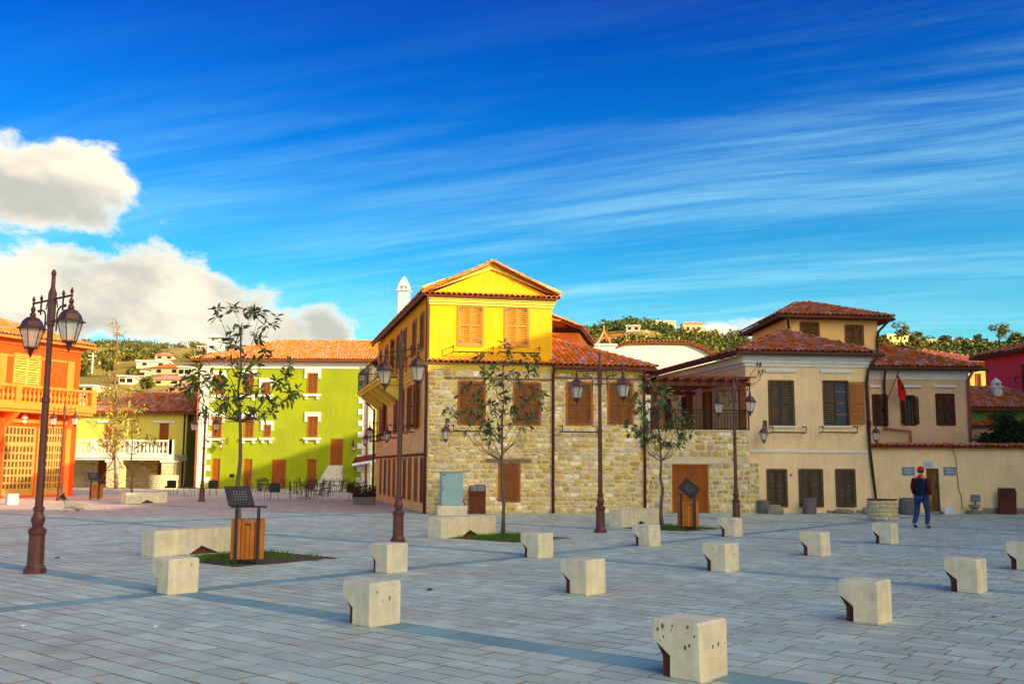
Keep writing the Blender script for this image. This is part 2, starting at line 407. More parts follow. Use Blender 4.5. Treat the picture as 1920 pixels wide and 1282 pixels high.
# pieces: many alike bits laid in place; the 300 that show largest are objects, the rest one mesh
class Pieces:
    def __init__(s, off=(0, 0, 0)): s.m = []; s.off = Vector(off)
    def put(s, M, k=0, nrm=None): s.m.append((M, k, nrm))
    def finish(s, name, meshes, parent, indiv=300, stuffname=None, materials=None):
        T = Matrix.Translation(-s.off); sc = []
        for i, (M, k, nrm) in enumerate(s.m):
            p = M.translation; q = project(p); val = 0
            if q and -20 < q[0] < 1940 and -20 < q[1] < 1300:
                val = (M.col[0].xyz.length * M.col[2].xyz.length) ** .5 / q[2]
                if nrm is not None: val *= max(0.0, (CAM - p).normalized().dot(nrm) + .02)
            sc.append((val, i))
        sc.sort(reverse=True); top = set(i for v_, i in sc[:indiv] if v_ > 0)
        for i in top:
            M, k, _ = s.m[i]
            o = bpy.data.objects.new(name, meshes[k]); C.objects.link(o); o.parent = parent; o.matrix_local = T @ M
        rest = [i for i in range(len(s.m)) if i not in top]
        if not rest: return
        base = {}
        for k, me in enumerate(meshes):
            v = np.empty(len(me.vertices) * 3); me.vertices.foreach_get('co', v)
            base[k] = (v.reshape(-1, 3), [tuple(p.vertices) for p in me.polygons], [p.material_index for p in me.polygons])
        V = []; Fc = []; MI = []; n = 0
        for i in rest:
            M, k, _ = s.m[i]; A = np.array(T @ M); v, f, mi = base[k]; MI += mi
            V.append(v @ A[:3, :3].T + A[:3, 3]); Fc += [tuple(a + n for a in q) for q in f]; n += len(v)
        me = bpy.data.meshes.new(stuffname or name); me.from_pydata(np.concatenate(V).tolist(), [], Fc); me.update()
        [me.materials.append(m_) for m_ in meshes[0].materials]; me.polygons.foreach_set('material_index', MI)
        o = bpy.data.objects.new(stuffname or (name + 's'), me); C.objects.link(o); o.parent = parent; o['kind'] = 'stuff'
        return o
def mtx(x, y, z, p): return Matrix(((x.x, y.x, z.x, p[0]), (x.y, y.y, z.y, p[1]), (x.z, y.z, z.z, p[2]), (0, 0, 0, 1)))

# roof tiles -------------------------------------------------------------
def tile_meshes(material):
    out = []
    for k in range(4):
        mb = MB(); n = 5; L_ = .44; th = .016; rr = random.Random(k)
        vs = []
        for (y, r) in ((0, .102), (L_, .082)):
            for i in range(n + 1):
                a = math.pi * i / n; vs.append((-r * math.cos(a), y, r * math.sin(a) * .86 + (0.03 if y == 0 else 0.008) + rr.uniform(-.002, .002)))
        for i in range(n + 1):
            a = math.pi * i / n; vs.append((-(.102 - th) * math.cos(a), .002, (.102 - th) * math.sin(a) * .86 + .026))
        fs = [(i, i + 1, n + 1 + i + 1, n + 1 + i) for i in range(n)] + [(i + 1, i, 2 * n + 2 + i, 2 * n + 3 + i) for i in range(n)]
        mb.add(vs, fs); out.append(mb.mesh('tile', material))
    return out
TM = {'new': tile_meshes(M_tile), 'old': tile_meshes(M_tileold), 'or': tile_meshes(M_tileor)}
def tile_plane(T, pts, pitch=.215, course=.34):
    A, B = Vector(pts[0]), Vector(pts[1]); e = (B - A); W = e.length; e.normalize()
    nrm = Vector((0, 0, 0))
    for i in range(2, len(pts)):
        q = e.cross(Vector(pts[i]) - A)
        if q.length > nrm.length: nrm = q
    nrm.normalize()
    if nrm.z < 0: nrm = -nrm
    s_ = nrm.cross(e); 
    if s_.z < 0: s_ = -s_
    P2 = [((Vector(p) - A).dot(e), (Vector(p) - A).dot(s_)) for p in pts]
    def inside(x, y):
        c = False; n = len(P2)
        for i in range(n):
            (x1, y1), (x2, y2) = P2[i], P2[(i + 1) % n]
            if (y1 > y) != (y2 > y) and x < (x2 - x1) * (y - y1) / (y2 - y1) + x1: c = not c
        return c
    x0 = min(p[0] for p in P2); x1 = max(p[0] for p in P2); y1 = max(p[1] for p in P2)
    nx = int((x1 - x0) / pitch); ny = int(y1 / course) + 1
    ex = e; right = s_.cross(nrm)
    if right.dot(e) < 0: e = -e
    for j in range(ny):
        y = j * course
        for i in range(nx + 1):
            x = x0 + (i + .5) * pitch
            if inside(x, y + .12):
                a = random.gauss(0, .025); yy = y - .05 + random.uniform(-.018, .018)
                p = A + ex * (x + random.uniform(-.006, .006)) + s_ * yy + nrm * (.005 + random.uniform(0, .008))
                X_ = e * math.cos(a) + s_ * math.sin(a); Y_ = s_ * math.cos(a) - e * math.sin(a)
                T.put(mtx(X_, Y_, nrm, p), random.randrange(4), nrm)
def ridge_tiles(T, a, b_, sc=1.25, step=.36):
    a, b_ = Vector(a), Vector(b_); d = b_ - a; n = max(1, int(d.length / step)); y = d.normalized()
    x = y.cross(Vector((0, 0, 1))).normalized(); z = x.cross(y)
    for i in range(n):
        p = a + d * (i / n); T.put(mtx(x * sc, y, z * sc, p + Vector((0, 0, -.01 + random.uniform(0, .012)))), random.randrange(4), Vector((0, -.7, .7)))
def hip_roof(root, off, corners, ze, slope, kind, matl, hipL=True, hipR=True, planes='flr', gutter=M_gutter, indiv=0, rootroof=None, T=None, ridge=True, thick=.12):
    """corners A,B,C,D (front-left, front-right, back-right, back-left) at the eave; ridge parallel to AB"""
    A, B, Cc, D = [Vector((c[0], c[1], ze)) for c in corners]
    dep = (D - A).length; e = (B - A).normalized(); dd = (D - A).normalized(); h = dep / 2 * slope
    W = (B - A).length
    iL = min(dep / 2, W / 2) if hipL else 0; iR = min(dep / 2, W / 2) if hipR else 0
    R0 = A + dd * dep / 2 + e * iL + Vector((0, 0, h)); R1 = A + dd * dep / 2 + e * (W - iR) + Vector((0, 0, h))
    mb = MB(off=off)
    mb.slab([A, B, R1, R0], thick); mb.slab([Cc, D, R0, R1], thick); mb.slab([D, A, R0], thick); mb.slab([B, Cc, R1], thick)
    rf = mb.build('roof', M_tileside, root)
    own = T is None
    if own: T = Pieces(off)
    if 'f' in planes: tile_plane(T, [A, B, R1, R0])
    if 'l' in planes and hipL: tile_plane(T, [A, D, R0])
    if 'r' in planes and hipR: tile_plane(T, [B, Cc, R1])
    if ridge:
        ridge_tiles(T, R0, R1)
        if hipL: ridge_tiles(T, A, R0)
        if hipR: ridge_tiles(T, B, R1)
        if hipL: ridge_tiles(T, D, R0)
    if own: T.finish('tile', TM[kind], rf, indiv, 'tiles')
    if gutter:
        g = MB(off=off)
        for p, q in ((A, B), (D, A), (B, Cc)):
            g.tube([p + Vector((0, 0, -.10)), q + Vector((0, 0, -.10))], .065, 6)
        g.build('gutter', gutter, root)
    return rf, (A, B, Cc, D, R0, R1), T

# stones -----------------------------------------------------------------
def stone_meshes(material, n=14):
    out = []
    for k in range(n):
        rr = random.Random(k + 50); m = rr.choice((7, 8, 9)); ring = []
        for i in range(m):
            a = 2 * math.pi * (i + rr.uniform(-.25, .25)) / m; ca_, sa_ = math.cos(a), math.sin(a)
            q = (abs(ca_) ** 4.0 + abs(sa_) ** 4.0) ** -.25 * rr.uniform(.88, 1.03) * .5
            ring.append((ca_ * q, sa_ * q))
        mb = MB(); vs = [(x, .2, z) for x, z in ring] + [(x * .95, -.55, z * .93) for x, z in ring] + [(x * .74, -1 + rr.uniform(-.15, .15), z * .70) for x, z in ring]
        fs = [tuple(range(2 * m, 3 * m))]
        for r in range(2):
            for i in range(m):
                j = (i + 1) % m; fs.append((r * m + i, r * m + j, r * m + m + j, r * m + m + i))
        mb.add(vs, fs); out.append(mb.mesh('stone', material))
    return out
STM = stone_meshes(M_stone); STM2 = stone_meshes(M_stone2); STQ = stone_meshes(M_quoin, 4)
def lay_stones(T, F, u0, u1, z0, z1, holes=(), hmin=.09, hmax=.215, wmin=.12, wmax=.38, proud=.035, top=None):
    z = z0; nrm = -F.d
    while z < z1 - .05:
        h = min(random.uniform(hmin, hmax), z1 - z)
        if z1 - z - h < .07: h = z1 - z
        u = u0 + random.uniform(-.1, 0)
        while u < u1 - .03:
            w_ = random.uniform(wmin, wmax) * (.8 + .5 * (h - hmin) / (hmax - hmin + 1e-6))
            a, b_ = max(u, u0), min(u + w_, u1)
            segs = [(a, b_)]
            for (h0, h1, k0, k1) in holes:
                if z + h * .5 > k0 - .02 and z + h * .5 < k1 + .02:
                    ns = []
                    for (p, q) in segs:
                        if q <= h0 or p >= h1: ns.append((p, q)); continue
                        if p < h0 - .06: ns.append((p, h0))
                        if q > h1 + .06: ns.append((h1, q))
                    segs = ns
            for (p, q) in segs:
                if q - p < .07: continue
                zz = z + h / 2 + random.uniform(-.022, .022); hh = h * random.uniform(.80, 1.04) - .012; ww = (q - p) * random.uniform(.94, 1.0) - .014
                a_ = random.gauss(0, .055); ex = F.u * math.cos(a_) + Vector((0, 0, math.sin(a_))); ez = Vector((0, 0, math.cos(a_))) - F.u * math.sin(a_)
                k = random.randrange(14)
                T.put(mtx(ex * ww * random.choice((1, -1)), F.d * (proud * random.uniform(.6, 1.3)), ez * hh, F.pt((p + q) / 2, 0, zz)), k, nrm)
            u += w_
        z += h

# walls and windows ---------------------------------------------------------
def wall(mb, F, u0, u1, z0, z1, holes=(), dep=.16, back=True):
    mb.M = F.M
    us = sorted(set([u0, u1] + [min(max(v, u0), u1) for h in holes for v in h[:2]])); zs = sorted(set([z0, z1] + [min(max(v, z0), z1) for h in holes for v in h[2:]]))
    for i in range(len(us) - 1):
        for j in range(len(zs) - 1):
            cu, cz = (us[i] + us[i + 1]) / 2, (zs[j] + zs[j + 1]) / 2
            if any(h[0] < cu < h[1] and h[2] < cz < h[3] for h in holes): continue
            mb.add([(us[i], 0, zs[j]), (us[i + 1], 0, zs[j]), (us[i + 1], 0, zs[j + 1]), (us[i], 0, zs[j + 1])], [(0, 1, 2, 3)])
    for (a, b_, c, d) in holes:
        if a >= u1 or b_ <= u0 or c >= z1 or d <= z0: continue
        mb.add([(a, 0, c), (b_, 0, c), (b_, 0, d), (a, 0, d), (a, dep, c), (b_, dep, c), (b_, dep, d), (a, dep, d)],
               [(0, 4, 5, 1), (1, 5, 6, 2), (2, 6, 7, 3), (3, 7, 4, 0)] + ([(4, 7, 6, 5)] if back else []))
    return mb
def leaf_geo(mb, w_, h, louvre=True, mid=True, th=.035, st=.055, pitch=.055, planks=0):
    if planks:
        pw = w_ / planks
        for i in range(planks): mb.box(i * pw + .004, (i + 1) * pw - .004, 0, th, 0, h)
        mb.box(.02, w_ - .02, th - .012, th - .004, .01, h - .01)
        for z in (.15 * h, .85 * h): mb.box(.01, w_ - .01, -.022, 0, z - .05, z + .05)
        return
    mb.box(0, st, 0, th, 0, h); mb.box(w_ - st, w_, 0, th, 0, h)
    bars = [0, h - st] + ([h * .47] if mid else [])
    for z in bars: mb.box(st, w_ - st, .001, th - .001, z, z + st)
    if louvre:
        rng_ = [(st, h * .47 if mid else h - st)] + ([(h * .47 + st, h - st)] if mid else [])
        for a, b_ in rng_:
            n = max(2, int((b_ - a) / (pitch * 1.35))); p = (b_ - a) / n
            for i in range(n):
                z = a + p * i
                mb.add([(st, .006, z), (w_ - st, .006, z), (w_ - st, th - .006, z + p * .66), (st, th - .006, z + p * .66),
                        (st, .012, z - .004), (w_ - st, .012, z - .004)], [(0, 1, 2, 3), (4, 0, 3), (1, 5, 2), (4, 5, 1, 0)])
    else: mb.box(st, w_ - st, .012, th - .012, st, h - st)
def window(root, off, F, rect, fm=M_woodfr, sm=M_wood, louvre=True, openL=None, openR=None, planks=0, fw=.07, hinge=True, mid=True, pane=True,
           name='window', frame_out=.03, sill=None, depth=.12, half=2, pitch=.055, leafname='shutter'):
    u0, u1, z0, z1 = rect
    mb = MB(F.M, off)
    mb.box(u0 - .012, u0 + fw, -frame_out, .05, z0, z1); mb.box(u1 - fw, u1 + .012, -frame_out, .05, z0, z1)
    mb.box(u0 + fw, u1 - fw, -frame_out, .05, z1 - fw, z1 + .012); mb.box(u0 + fw, u1 - fw, -frame_out, .05, z0 - .012, z0 + fw * .7)
    wdw = mb.build(name, fm, root)
    a, b_ = u0 + fw, u1 - fw; c, d = z0 + fw * .7, z1 - fw; hw = (b_ - a) / half
    for side, op in (('L', openL), ('R', openR)):
        if half == 1 and side == 'R': break
        s = MB(off=off); ww = hw - .004
        if op is None:
            x = a if side == 'L' else b_ - ww
            s.M = F.M @ Matrix.Translation((x, -.012, c))
            leaf_geo(s, ww, d - c, louvre, mid, planks=planks, pitch=pitch)
        else:
            if side == 'L': s.M = F.M @ Matrix.Translation((a, -.035, c)) @ Matrix.Rotation(-R(op), 4, 'Z')
            else: s.M = F.M @ Matrix.Translation((b_, -.035, c)) @ Matrix.Rotation(R(op), 4, 'Z') @ Matrix.Translation((-ww, 0, 0))
            leaf_geo(s, ww, d - c, louvre, mid, planks=planks, pitch=pitch)
        s.build(leafname, sm, wdw)
    if openL is not None or openR is not None:
        g = MB(F.M, off); g.box(a, b_, depth - .004, depth + .01, c, d); g.build('pane', M_pane, wdw)
        g = MB(F.M, off); m_ = (a + b_) / 2
        g.box(m_ - .025, m_ + .025, depth - .035, depth - .006, c, d)
        for t in (.33, .66): g.box(a, b_, depth - .03, depth - .008, c + (d - c) * t - .015, c + (d - c) * t + .015)
        g.build('glazing_bar', fm, wdw)
    if hinge:
        hb = MB(F.M, off)
        for x, sgn in ((a, 1), (b_, -1)):
            for z in (c + .12, d - .12):
                hb.box(x - .03 * sgn, x + .13 * sgn, -.034, -.014, z - .018, z + .018); hb.box(x - .012, x + .028 * sgn, -.036, -.0145, z - .07, z + .07)
        hb.build('hinge', M_hinge, wdw)
    if sill: 
        sb = MB(F.M, off); sb.box(u0 - .1, u1 + .1, -.10, .02, z0 - .09, z0 - .013); sb.build('sill', sill, wdw)
    return wdw
def door(root, off, F, rect, material=M_doorw, leaves=2, panels=3, fm=M_woodfr, planks=False, dep=.05, name='door'):
    u0, u1, z0, z1 = rect; mb = MB(F.M, off); fw = .06
    mb.box(u0, u0 + fw, dep - .06, dep + .05, z0, z1); mb.box(u1 - fw, u1, dep - .06, dep + .05, z0, z1); mb.box(u0 + fw, u1 - fw, dep - .06, dep + .05, z1 - fw, z1)
    dr = mb.build(name, fm, root); a, b_ = u0 + fw, u1 - fw; lw = (b_ - a) / leaves
    for k in range(leaves):
        s = MB(F.M @ Matrix.Translation((a + k * lw + .003, dep, z0 + .01)), off); w_ = lw - .006; h = z1 - z0 - fw - .01
        if planks:
            n = max(2, round(w_ / .16)); pw = w_ / n
            for i in range(n): s.box(i * pw + .003, (i + 1) * pw - .003, -.02 + .004 * (i % 2), .02, 0, h)
        else:
            s.box(0, w_, 0, .03, 0, h); s.box(0, .09, -.02, -.001, 0, h); s.box(w_ - .09, w_, -.02, -.001, 0, h)
            for i in range(panels + 1):
                z = h * i / panels; z = min(max(z, .06), h - .06); s.box(.09, w_ - .09, -.019, -.001, z - .06, z + .06)
            for i in range(panels):
                s.box(.15, w_ - .15, -.012, -.001, h * i / panels + .12, h * (i + 1) / panels - .12)
        s.build('leaf', material, dr)
    hb = MB(F.M, off); hb.box(a + lw - .06, a + lw - .03, dep - .055, dep - .021, z0 + .95, z0 + 1.15); hb.build('handle', M_black, dr)
    return dr
def box_tray(root, off, F, x0, x1, yb, yt, out=.36, name='flower_bracket'):
    """thin iron flower box bracket under a window; pixel box on the facade"""
    u0, u1, z0, z1 = F.rect(x0, x1, yt, yb); b_ = MB(F.M, off); r = .024
    b_.tube([(u0, -out, z1), (u0, -out, z0), (u1, -out, z0), (u1, -out, z1)], r, 5)
    b_.tube([(u0, 0, z0), (u0, -out, z0)], r, 5); b_.tube([(u1, 0, z0), (u1, -out, z0)], r, 5)
    b_.tube([(u0, 0, z1), (u0, -out, z1)], r * .8, 5); b_.tube([(u1, 0, z1), (u1, -out, z1)], r * .8, 5)
    n = max(2, int((u1 - u0) / .28))
    for i in range(1, n): b_.tube([(u0 + (u1 - u0) * i / n, 0, z0), (u0 + (u1 - u0) * i / n, -out, z0)], r * .7, 4)
    return b_.build(name, M_black, root)
def pipe(root, off, pts, r=.05, m=None, name='drainpipe'):
    b_ = MB(off=off); b_.tube(pts, r, 8); return b_.build(name, m or M_pipe, root, smooth=True)
# ================================================================ ground
def hg(x, y):      # hills beyond the town, ridge heights surveyed from the photograph
    D = 430.0
    r = math.hypot(x, y)
    if y < 60 or r < 110: return -.02
    px = 960 + 1860 * x / max(y, 1)
    K = [(-900, 655), (-200, 655), (0, 650), (150, 647), (230, 643), (300, 649), (390, 652), (520, 668), (700, 720), (1000, 712), (1060, 650), (1100, 628), (1150, 612), (1190, 604), (1225, 604),
         (1262, 618), (1330, 632), (1420, 648), (1520, 655), (1640, 642), (1700, 640), (1780, 646), (1860, 648), (1920, 636), (2050, 626), (2700, 640)]
    py = K[0][1] if px < K[0][0] else K[-1][1]
    for (a, pa), (b_, pb) in zip(K, K[1:]):
        if a <= px <= b_:
            t = (px - a) / (b_ - a); t = t * t * (3 - 2 * t); py = pa + (pb - pa) * t
    zr = (877 - py) / 1860 * D
    t = min(1, max(0, (y - 110) / (D - 110)))
    n = noise.noise(Vector((x * .02, y * .02, 3))) * 5 + noise.noise(Vector((x * .06, y * .06, 9))) * 1.6
    z = zr * (t ** .85) + n * min(1, t * 3) * (1 - .75 * max(0, t - .75) * 4)
    if y > D: z -= (y - D) * .12
    return z
M_hill = mat('dry_hillside', (.44, .27, .06), .95, .3, .05, 1, .3, col2=(.22, .19, .03), c2scale=.022, c2amt=1)
me = bpy.data.meshes.new('hillside'); nx, ny = 150, 70; vs = []; fs = []
for j in range(ny):
    y = 62 + (j / (ny - 1)) ** 1.2 * 560
    for i in range(nx):
        x = (-.95 + 1.9 * i / (nx - 1)) * (y * .75 + 60); vs.append((x, y, hg(x, y)))
for j in range(ny - 1):
    for i in range(nx - 1): a = j * nx + i; fs.append((a, a + 1, a + nx + 1, a + nx))
me.from_pydata(vs, [], fs); me.materials.append(M_hill); me.polygons.foreach_set('use_smooth', [True] * len(fs))
hill = bpy.data.objects.new('hillside', me); C.objects.link(hill); hill['kind'] = 'structure'
mb = MB(); mb.poly([(-2500, -1500, -.05), (2500, -1500, -.05), (2500, 4000, -.05), (-2500, 4000, -.05)])
mb.build('ground', mat('dry_ground', (.22, .18, .11), .95, .2, .5), kind='structure')
sq = MB(); sq.poly([(-60, -40, -.0045), (45, -40, -.0045), (45, 80, -.0045), (-60, 80, -.0045)])
square = sq.build('square_pavement', M_joint, kind='structure')

# paving laid along the two directions of the square's grid
ANG = -.701
GA = Vector((math.cos(ANG), math.sin(ANG), 0)); GB = Vector((-GA.y, GA.x, 0)); STEP = 3.87
O = G(315, 1115) + (GA * .0 + GB * .26 - GA * .22)            # centre of the first stone stool = crossing of two bands
def ab(p): q = Vector(p) - O; return q.dot(GA), q.dot(GB)
def paver_mesh(matl, c=.0008):
    mb = MB(); a = .5; vs = [(-a, -a, -.014), (a, -a, -.014), (a, a, -.014), (-a, a, -.014)]
    mb.add([(-a, -a, -.02), (a, -a, -.02), (a, a, -.02), (-a, a, -.02), (-a, -a, -c), (a, -a, -c), (a, a, -c), (-a, a, -c),
            (-a + .006, -a + .01, 0), (a - .006, -a + .01, 0), (a - .006, a - .01, 0), (-a + .006, a - .01, 0)],
           [(0, 1, 5, 4), (1, 2, 6, 5), (2, 3, 7, 6), (3, 0, 4, 7), (4, 5, 9, 8), (5, 6, 10, 9), (6, 7, 11, 10), (7, 4, 8, 11), (8, 9, 10, 11)])
    m_ = mb.mesh('paver', [matl, M_joint])
    for p in m_.polygons:
        if abs(p.normal.z) < .3: p.material_index = 1
    return m_
PM = [paver_mesh(M_pave)]; PM2 = [paver_mesh(M_paver2)]; BM = [paver_mesh(M_band)]
pits = []     # tree pits: (centre, half-size along A, along B)
for (px, py, sa_, sb_) in ((470, 1046, 1.0, 1.0), (955, 1008, .95, .95), (1262, 990, .9, .9)):
    pits.append((G(px, py), sa_, sb_))
def inpit(p, m=.12):
    for c, a, b_ in pits:
        d = p - c
        if abs(d.dot(GA)) < a + m and abs(d.dot(GB)) < b_ + m: return True
    return False
TP, TP2, TB = Pieces(), Pieces(), Pieces()
HB = .19
bandsB = [i * 4 * STEP for i in range(-4, 6)]; bandsA = [j * 2 * STEP for j in range(-4, 9)]
ROW, LEN = .255, .43
def vis(p):
    if p.y < 5.5 or p.y > 74 or abs(p.x) > p.y * .56 + 4.5: return False
    if p.y > 38.9 and p.x > -2.3: return False
    return True
amin, amax, bmin, bmax = -60, 45, -8, 75
nb = len(bandsA)
for bi in range(nb - 1):
    lo, hi = bandsA[bi] + HB, bandsA[bi + 1] - HB
    rows = max(1, round((hi - lo) / ROW)); rh = (hi - lo) / rows
    for r_ in range(rows):
        bb = lo + (r_ + .5) * rh
        for ai in range(len(bandsB) - 1):
            a0_, a1_ = bandsB[ai] + HB, bandsB[ai + 1] - HB
            a = a0_ - random.uniform(0, .4)
            while a < a1_:
                Lc = LEN * random.choice((.85, 1, 1, 1.15)); s0, s1 = max(a, a0_), min(a + Lc, a1_); a += Lc
                if s1 - s0 < .06: continue
                p = O + GA * ((s0 + s1) / 2) + GB * bb
                if not vis(p) or inpit(p): continue
                g = .019; ang = random.gauss(0, .006)
                ex = (GA * math.cos(ang) + GB * math.sin(ang)); tilt = Vector((random.gauss(0, .006), random.gauss(0, .006), 1)).normalized()
                ex = (ex - tilt * ex.dot(tilt)).normalized(); ey = tilt.cross(ex)
                far = p.y > 36.6 and p.x < -2.6 + (p.y - 36.5) * -.25 or (p.y > 34 and p.x < -9 - (p.y - 34) * .0 and p.y > 34 + .02 * p.x)
                (TP2 if far else TP).put(mtx(ex * (s1 - s0 - g), ey * (rh - g), tilt, p + Vector((0, 0, random.uniform(-.0015, .0015)))), 0, Vector((0, 0, 1)))
for bb in bandsA:
    a = amin
    while a < amax:
        p = O + GA * (a + .31) + GB * bb; a += .62
        if vis(p) and not inpit(p): TB.put(mtx(GA * .608, GB * (2 * HB - .012), Vector((0, 0, 1)), p + Vector((0, 0, random.uniform(-.002, .001)))), 0, Vector((0, 0, 1)))
for aa in bandsB:
    for bi in range(nb - 1):
        b0, b1 = bandsA[bi] + HB, bandsA[bi + 1] - HB; n = round((b1 - b0) / .62); l_ = (b1 - b0) / n
        for k in range(n):
            p = O + GA * aa + GB * (b0 + (k + .5) * l_)
            if vis(p) and not inpit(p): TB.put(mtx(GA * (2 * HB - .012), GB * (l_ - .012), Vector((0, 0, 1)), p + Vector((0, 0, random.uniform(-.002, .001)))), 0, Vector((0, 0, 1)))
TP.finish('paver', PM, square, 300, 'pavers'); TP2.finish('paver', PM2, square, 0, 'reddish_pavers'); TB.finish('band_slab', BM, square, 300, 'band_slabs')

# ================================================================ the yellow and stone house
def YH():
    A = G(800, 962.5); A = P(800, 962.5, 36.5); A.z = 0
    B = P(1035, 959, 37.35); B.z = 0
    F = Fac(A, B); off = F.p0.copy()
    root = thing('yellow_stone_house', 'big corner house of pale rubble stone with a bright yellow gabled upper storey', 'house', off)
    Cx = P(1207, 958, 38.05); F2 = Fac(F.xy(F.w, 0), (Cx.x, Cx.y)); 
    zl = F.uz(900, 693)[1]; zl2 = F.uz(900, 682)[1]; ze = F.uz(900, 553)[1]; 
    D = P(708, 700, 52.0); FS = Fac((D.x, D.y), F.xy(0, 0)); # left side wall, seen from outside
    R_ = F.rect
    w_low = [R_(858, 910, 714, 796), R_(962, 1014, 716, 797)]; hatch = R_(934, 975, 866, 941)
    w_wing = [F2.rect(1061, 1111, 716, 797), F2.rect(1139, 1187, 716, 797)]
    w_up = [R_(858, 907, 570, 649), R_(946, 992, 572, 650)]
    mb = MB(off=off); wall(mb, F, 0, F.w, 0, zl, w_low + [hatch], .2); wall(mb, F2, 0, F2.w, 0, zl - .03, w_wing, .2)
    mb.M = Matrix(); pb = F2.xy(F2.w, 0); bk = F2.xy(F2.w, 9)
    mb.poly([(*pb, 0), (*bk, 0), (*bk, zl), (*pb, zl)])
    st = mb.build('stone_wall', M_mortar, root)
    T = Pieces(off); lay_stones(T, F, .0, F.w, 0, zl - .02, w_low + [hatch]); lay_stones(T, F2, .03, F2.w, 0, zl - .05, w_wing)
    T.finish('stone', STM, st, 300, 'stones')
    # quoin blocks at the left corner
    # upper yellow storey and pediment
    up = MB(off=off); wall(up, F, 0, F.w, zl2 + .02, ze, w_up, .14)
    apex = F.uz(926, 499)
    up.M = F.M
    up.add([(0, 0, ze), (F.w, 0, ze), (F.w / 2, 0, apex[1] - .12)], [(0, 1, 2)])
    up.M = Matrix(); dep = 15.6
    up.poly([F.pt(F.w, 0, zl2), F.pt(F.w, dep, zl2), F.pt(F.w, dep, ze), F.pt(F.w, 0, ze)])
    # side wall upper: windows
    sw = FS.w
    ups = []
    for (x0, x1) in ((712, 719), (723, 730), (733, 740), (744, 751), (757, 763), (774, 781), (788, 796)):
        a = FS.uz((x0 + x1) / 2, 620)[0]; ups.append((a - .48, a + .48, zl2 + .62, zl2 + 2.1))
    wall(up, FS, 0, sw, zl2 + .02, ze, ups, .14)
    up.M = Matrix(); up.poly([F.pt(F.w, dep, 0), FS.pt(0, 0, 0), FS.pt(0, 0, ze), F.pt(F.w, dep, ze)])
    up.build('yellow_wall', M_yellow, root)
    # side lower wall
    holes = []; lows = []
    for (x0, x1) in ((717, 727), (738, 746), (751, 757), (763, 771), (778, 787)):
        a = FS.uz((x0 + x1) / 2, 760)[0]; holes.append((a - .52, a + .52, 3.15, 5.0))
    for (x0, x1) in ((712, 716), (720, 724), (728, 732), (737, 741), (756, 761), (766, 771), (777, 783), (789, 794)):
        a = FS.uz((x0 + x1) / 2, 900)[0]; lows.append((a - .4, a + .4, .35, 2.05))
    sm = MB(off=off); wall(sm, FS, 0, sw, 0, zl2, holes + lows, .3); sm.build('side_wall', M_sidewall, root)
    for i, h in enumerate(holes):
        if i in (0, 2, 4): window(root, off, FS, h, openL=168, openR=160, hinge=False)
        else: window(root, off, FS, h, hinge=False)
    for i, h in enumerate(lows):
        window(root, off, FS, h, planks=2, half=1 if h[1] - h[0] < .7 else 2, hinge=False, sm=M_wood if i % 3 != 1 else M_woodold2)
    for i, h in enumerate(ups): window(root, off, FS, h, hinge=False, openR=160 if i == 2 else None)
    ln = MB(FS.M, off); ln.box(.2, sw - .1, -.06, .02, 2.1, 2.2); ln.build('lintel_band', M_wooddk, root)
    cn = MB(FS.M, off)
    for k, (o_, h_) in enumerate(((.10, .14), (.18, .12), (.28, .10))): cn.box(-.1, sw + .05, -o_, .0, zl2 - .36 + k * .12, zl2 - .36 + k * .12 + h_)
    cn.build('cornice', M_yellow2, root)
    # balcony on the side
    b0, b1 = FS.uz(706, 690)[0], FS.uz(768, 690)[0]; b1 = min(b1, sw - 1.5); bz = zl2 - .05; b0 = 1.0; b1 = 9.5
    bl = MB(FS.M, off); bl.box(b0, b1, -1.15, 0, bz - .12, bz); bl.box(b0 + .1, b1 - .1, -1.05, 0, bz - .24, bz - .12)
    for i in range(5):
        u = b0 + .4 + (b1 - b0 - .8) * i / 4; bl.M = FS.M
        bl.prism([(0, 0), (0, 0)], 0, 0) if False else None
        vs = [(u - .12, 0, bz - .24), (u - .12, -.95, bz - .24), (u - .12, -.95, bz - .34), (u - .12, 0, bz - 1.0), (u + .12, 0, bz - .24), (u + .12, -.95, bz - .24), (u + .12, -.95, bz - .34), (u + .12, 0, bz - 1.0)]
        bl.add(vs, [(0, 1, 2, 3), (7, 6, 5, 4), (0, 4, 5, 1), (1, 5, 6, 2), (2, 6, 7, 3)])
    bal = bl.build('balcony', M_yellow2, root)
    rl = MB(FS.M, off)
    for z in (.06, .95): rl.tube([(b0 + .05, 0, bz + z), (b0 + .05, -1.1, bz + z), (b1 - .05, -1.1, bz + z), (b1 - .05, 0, bz + z)], .02, 5)
    n = int((b1 - b0) / .2)
    for i in range(n + 1): u = b0 + .05 + (b1 - b0 - .1) * i / n; rl.tube([(u, -1.1, bz), (u, -1.1, bz + .95)], .009, 4)
    for i in range(5): rl.tube([(b1 - .05, -1.1 + i * .26, bz), (b1 - .05, -1.1 + i * .13, bz + .95)], .009, 4)
    rl.build('railing', M_black, bal)
    for (u, zz) in ((.9, 2.95), (4.0, 2.95), (7.5, 2.95), (11.3, 3.05)):
        t = MB(FS.M, off); r = .016
        for (z_) in (zz, zz + .26): t.tube([(u, 0, z_), (u, -.45, z_), (u + 1.6, -.45, z_), (u + 1.6, 0, z_)], r, 4)
        for k in range(5): t.tube([(u + .4 * k, -.45, zz), (u + .4 * k, -.45, zz + .26)], r, 4)
        t.build('flower_bracket', M_black, root)
    # ledge with tiles between the storeys
    lg = MB(F.M, off)
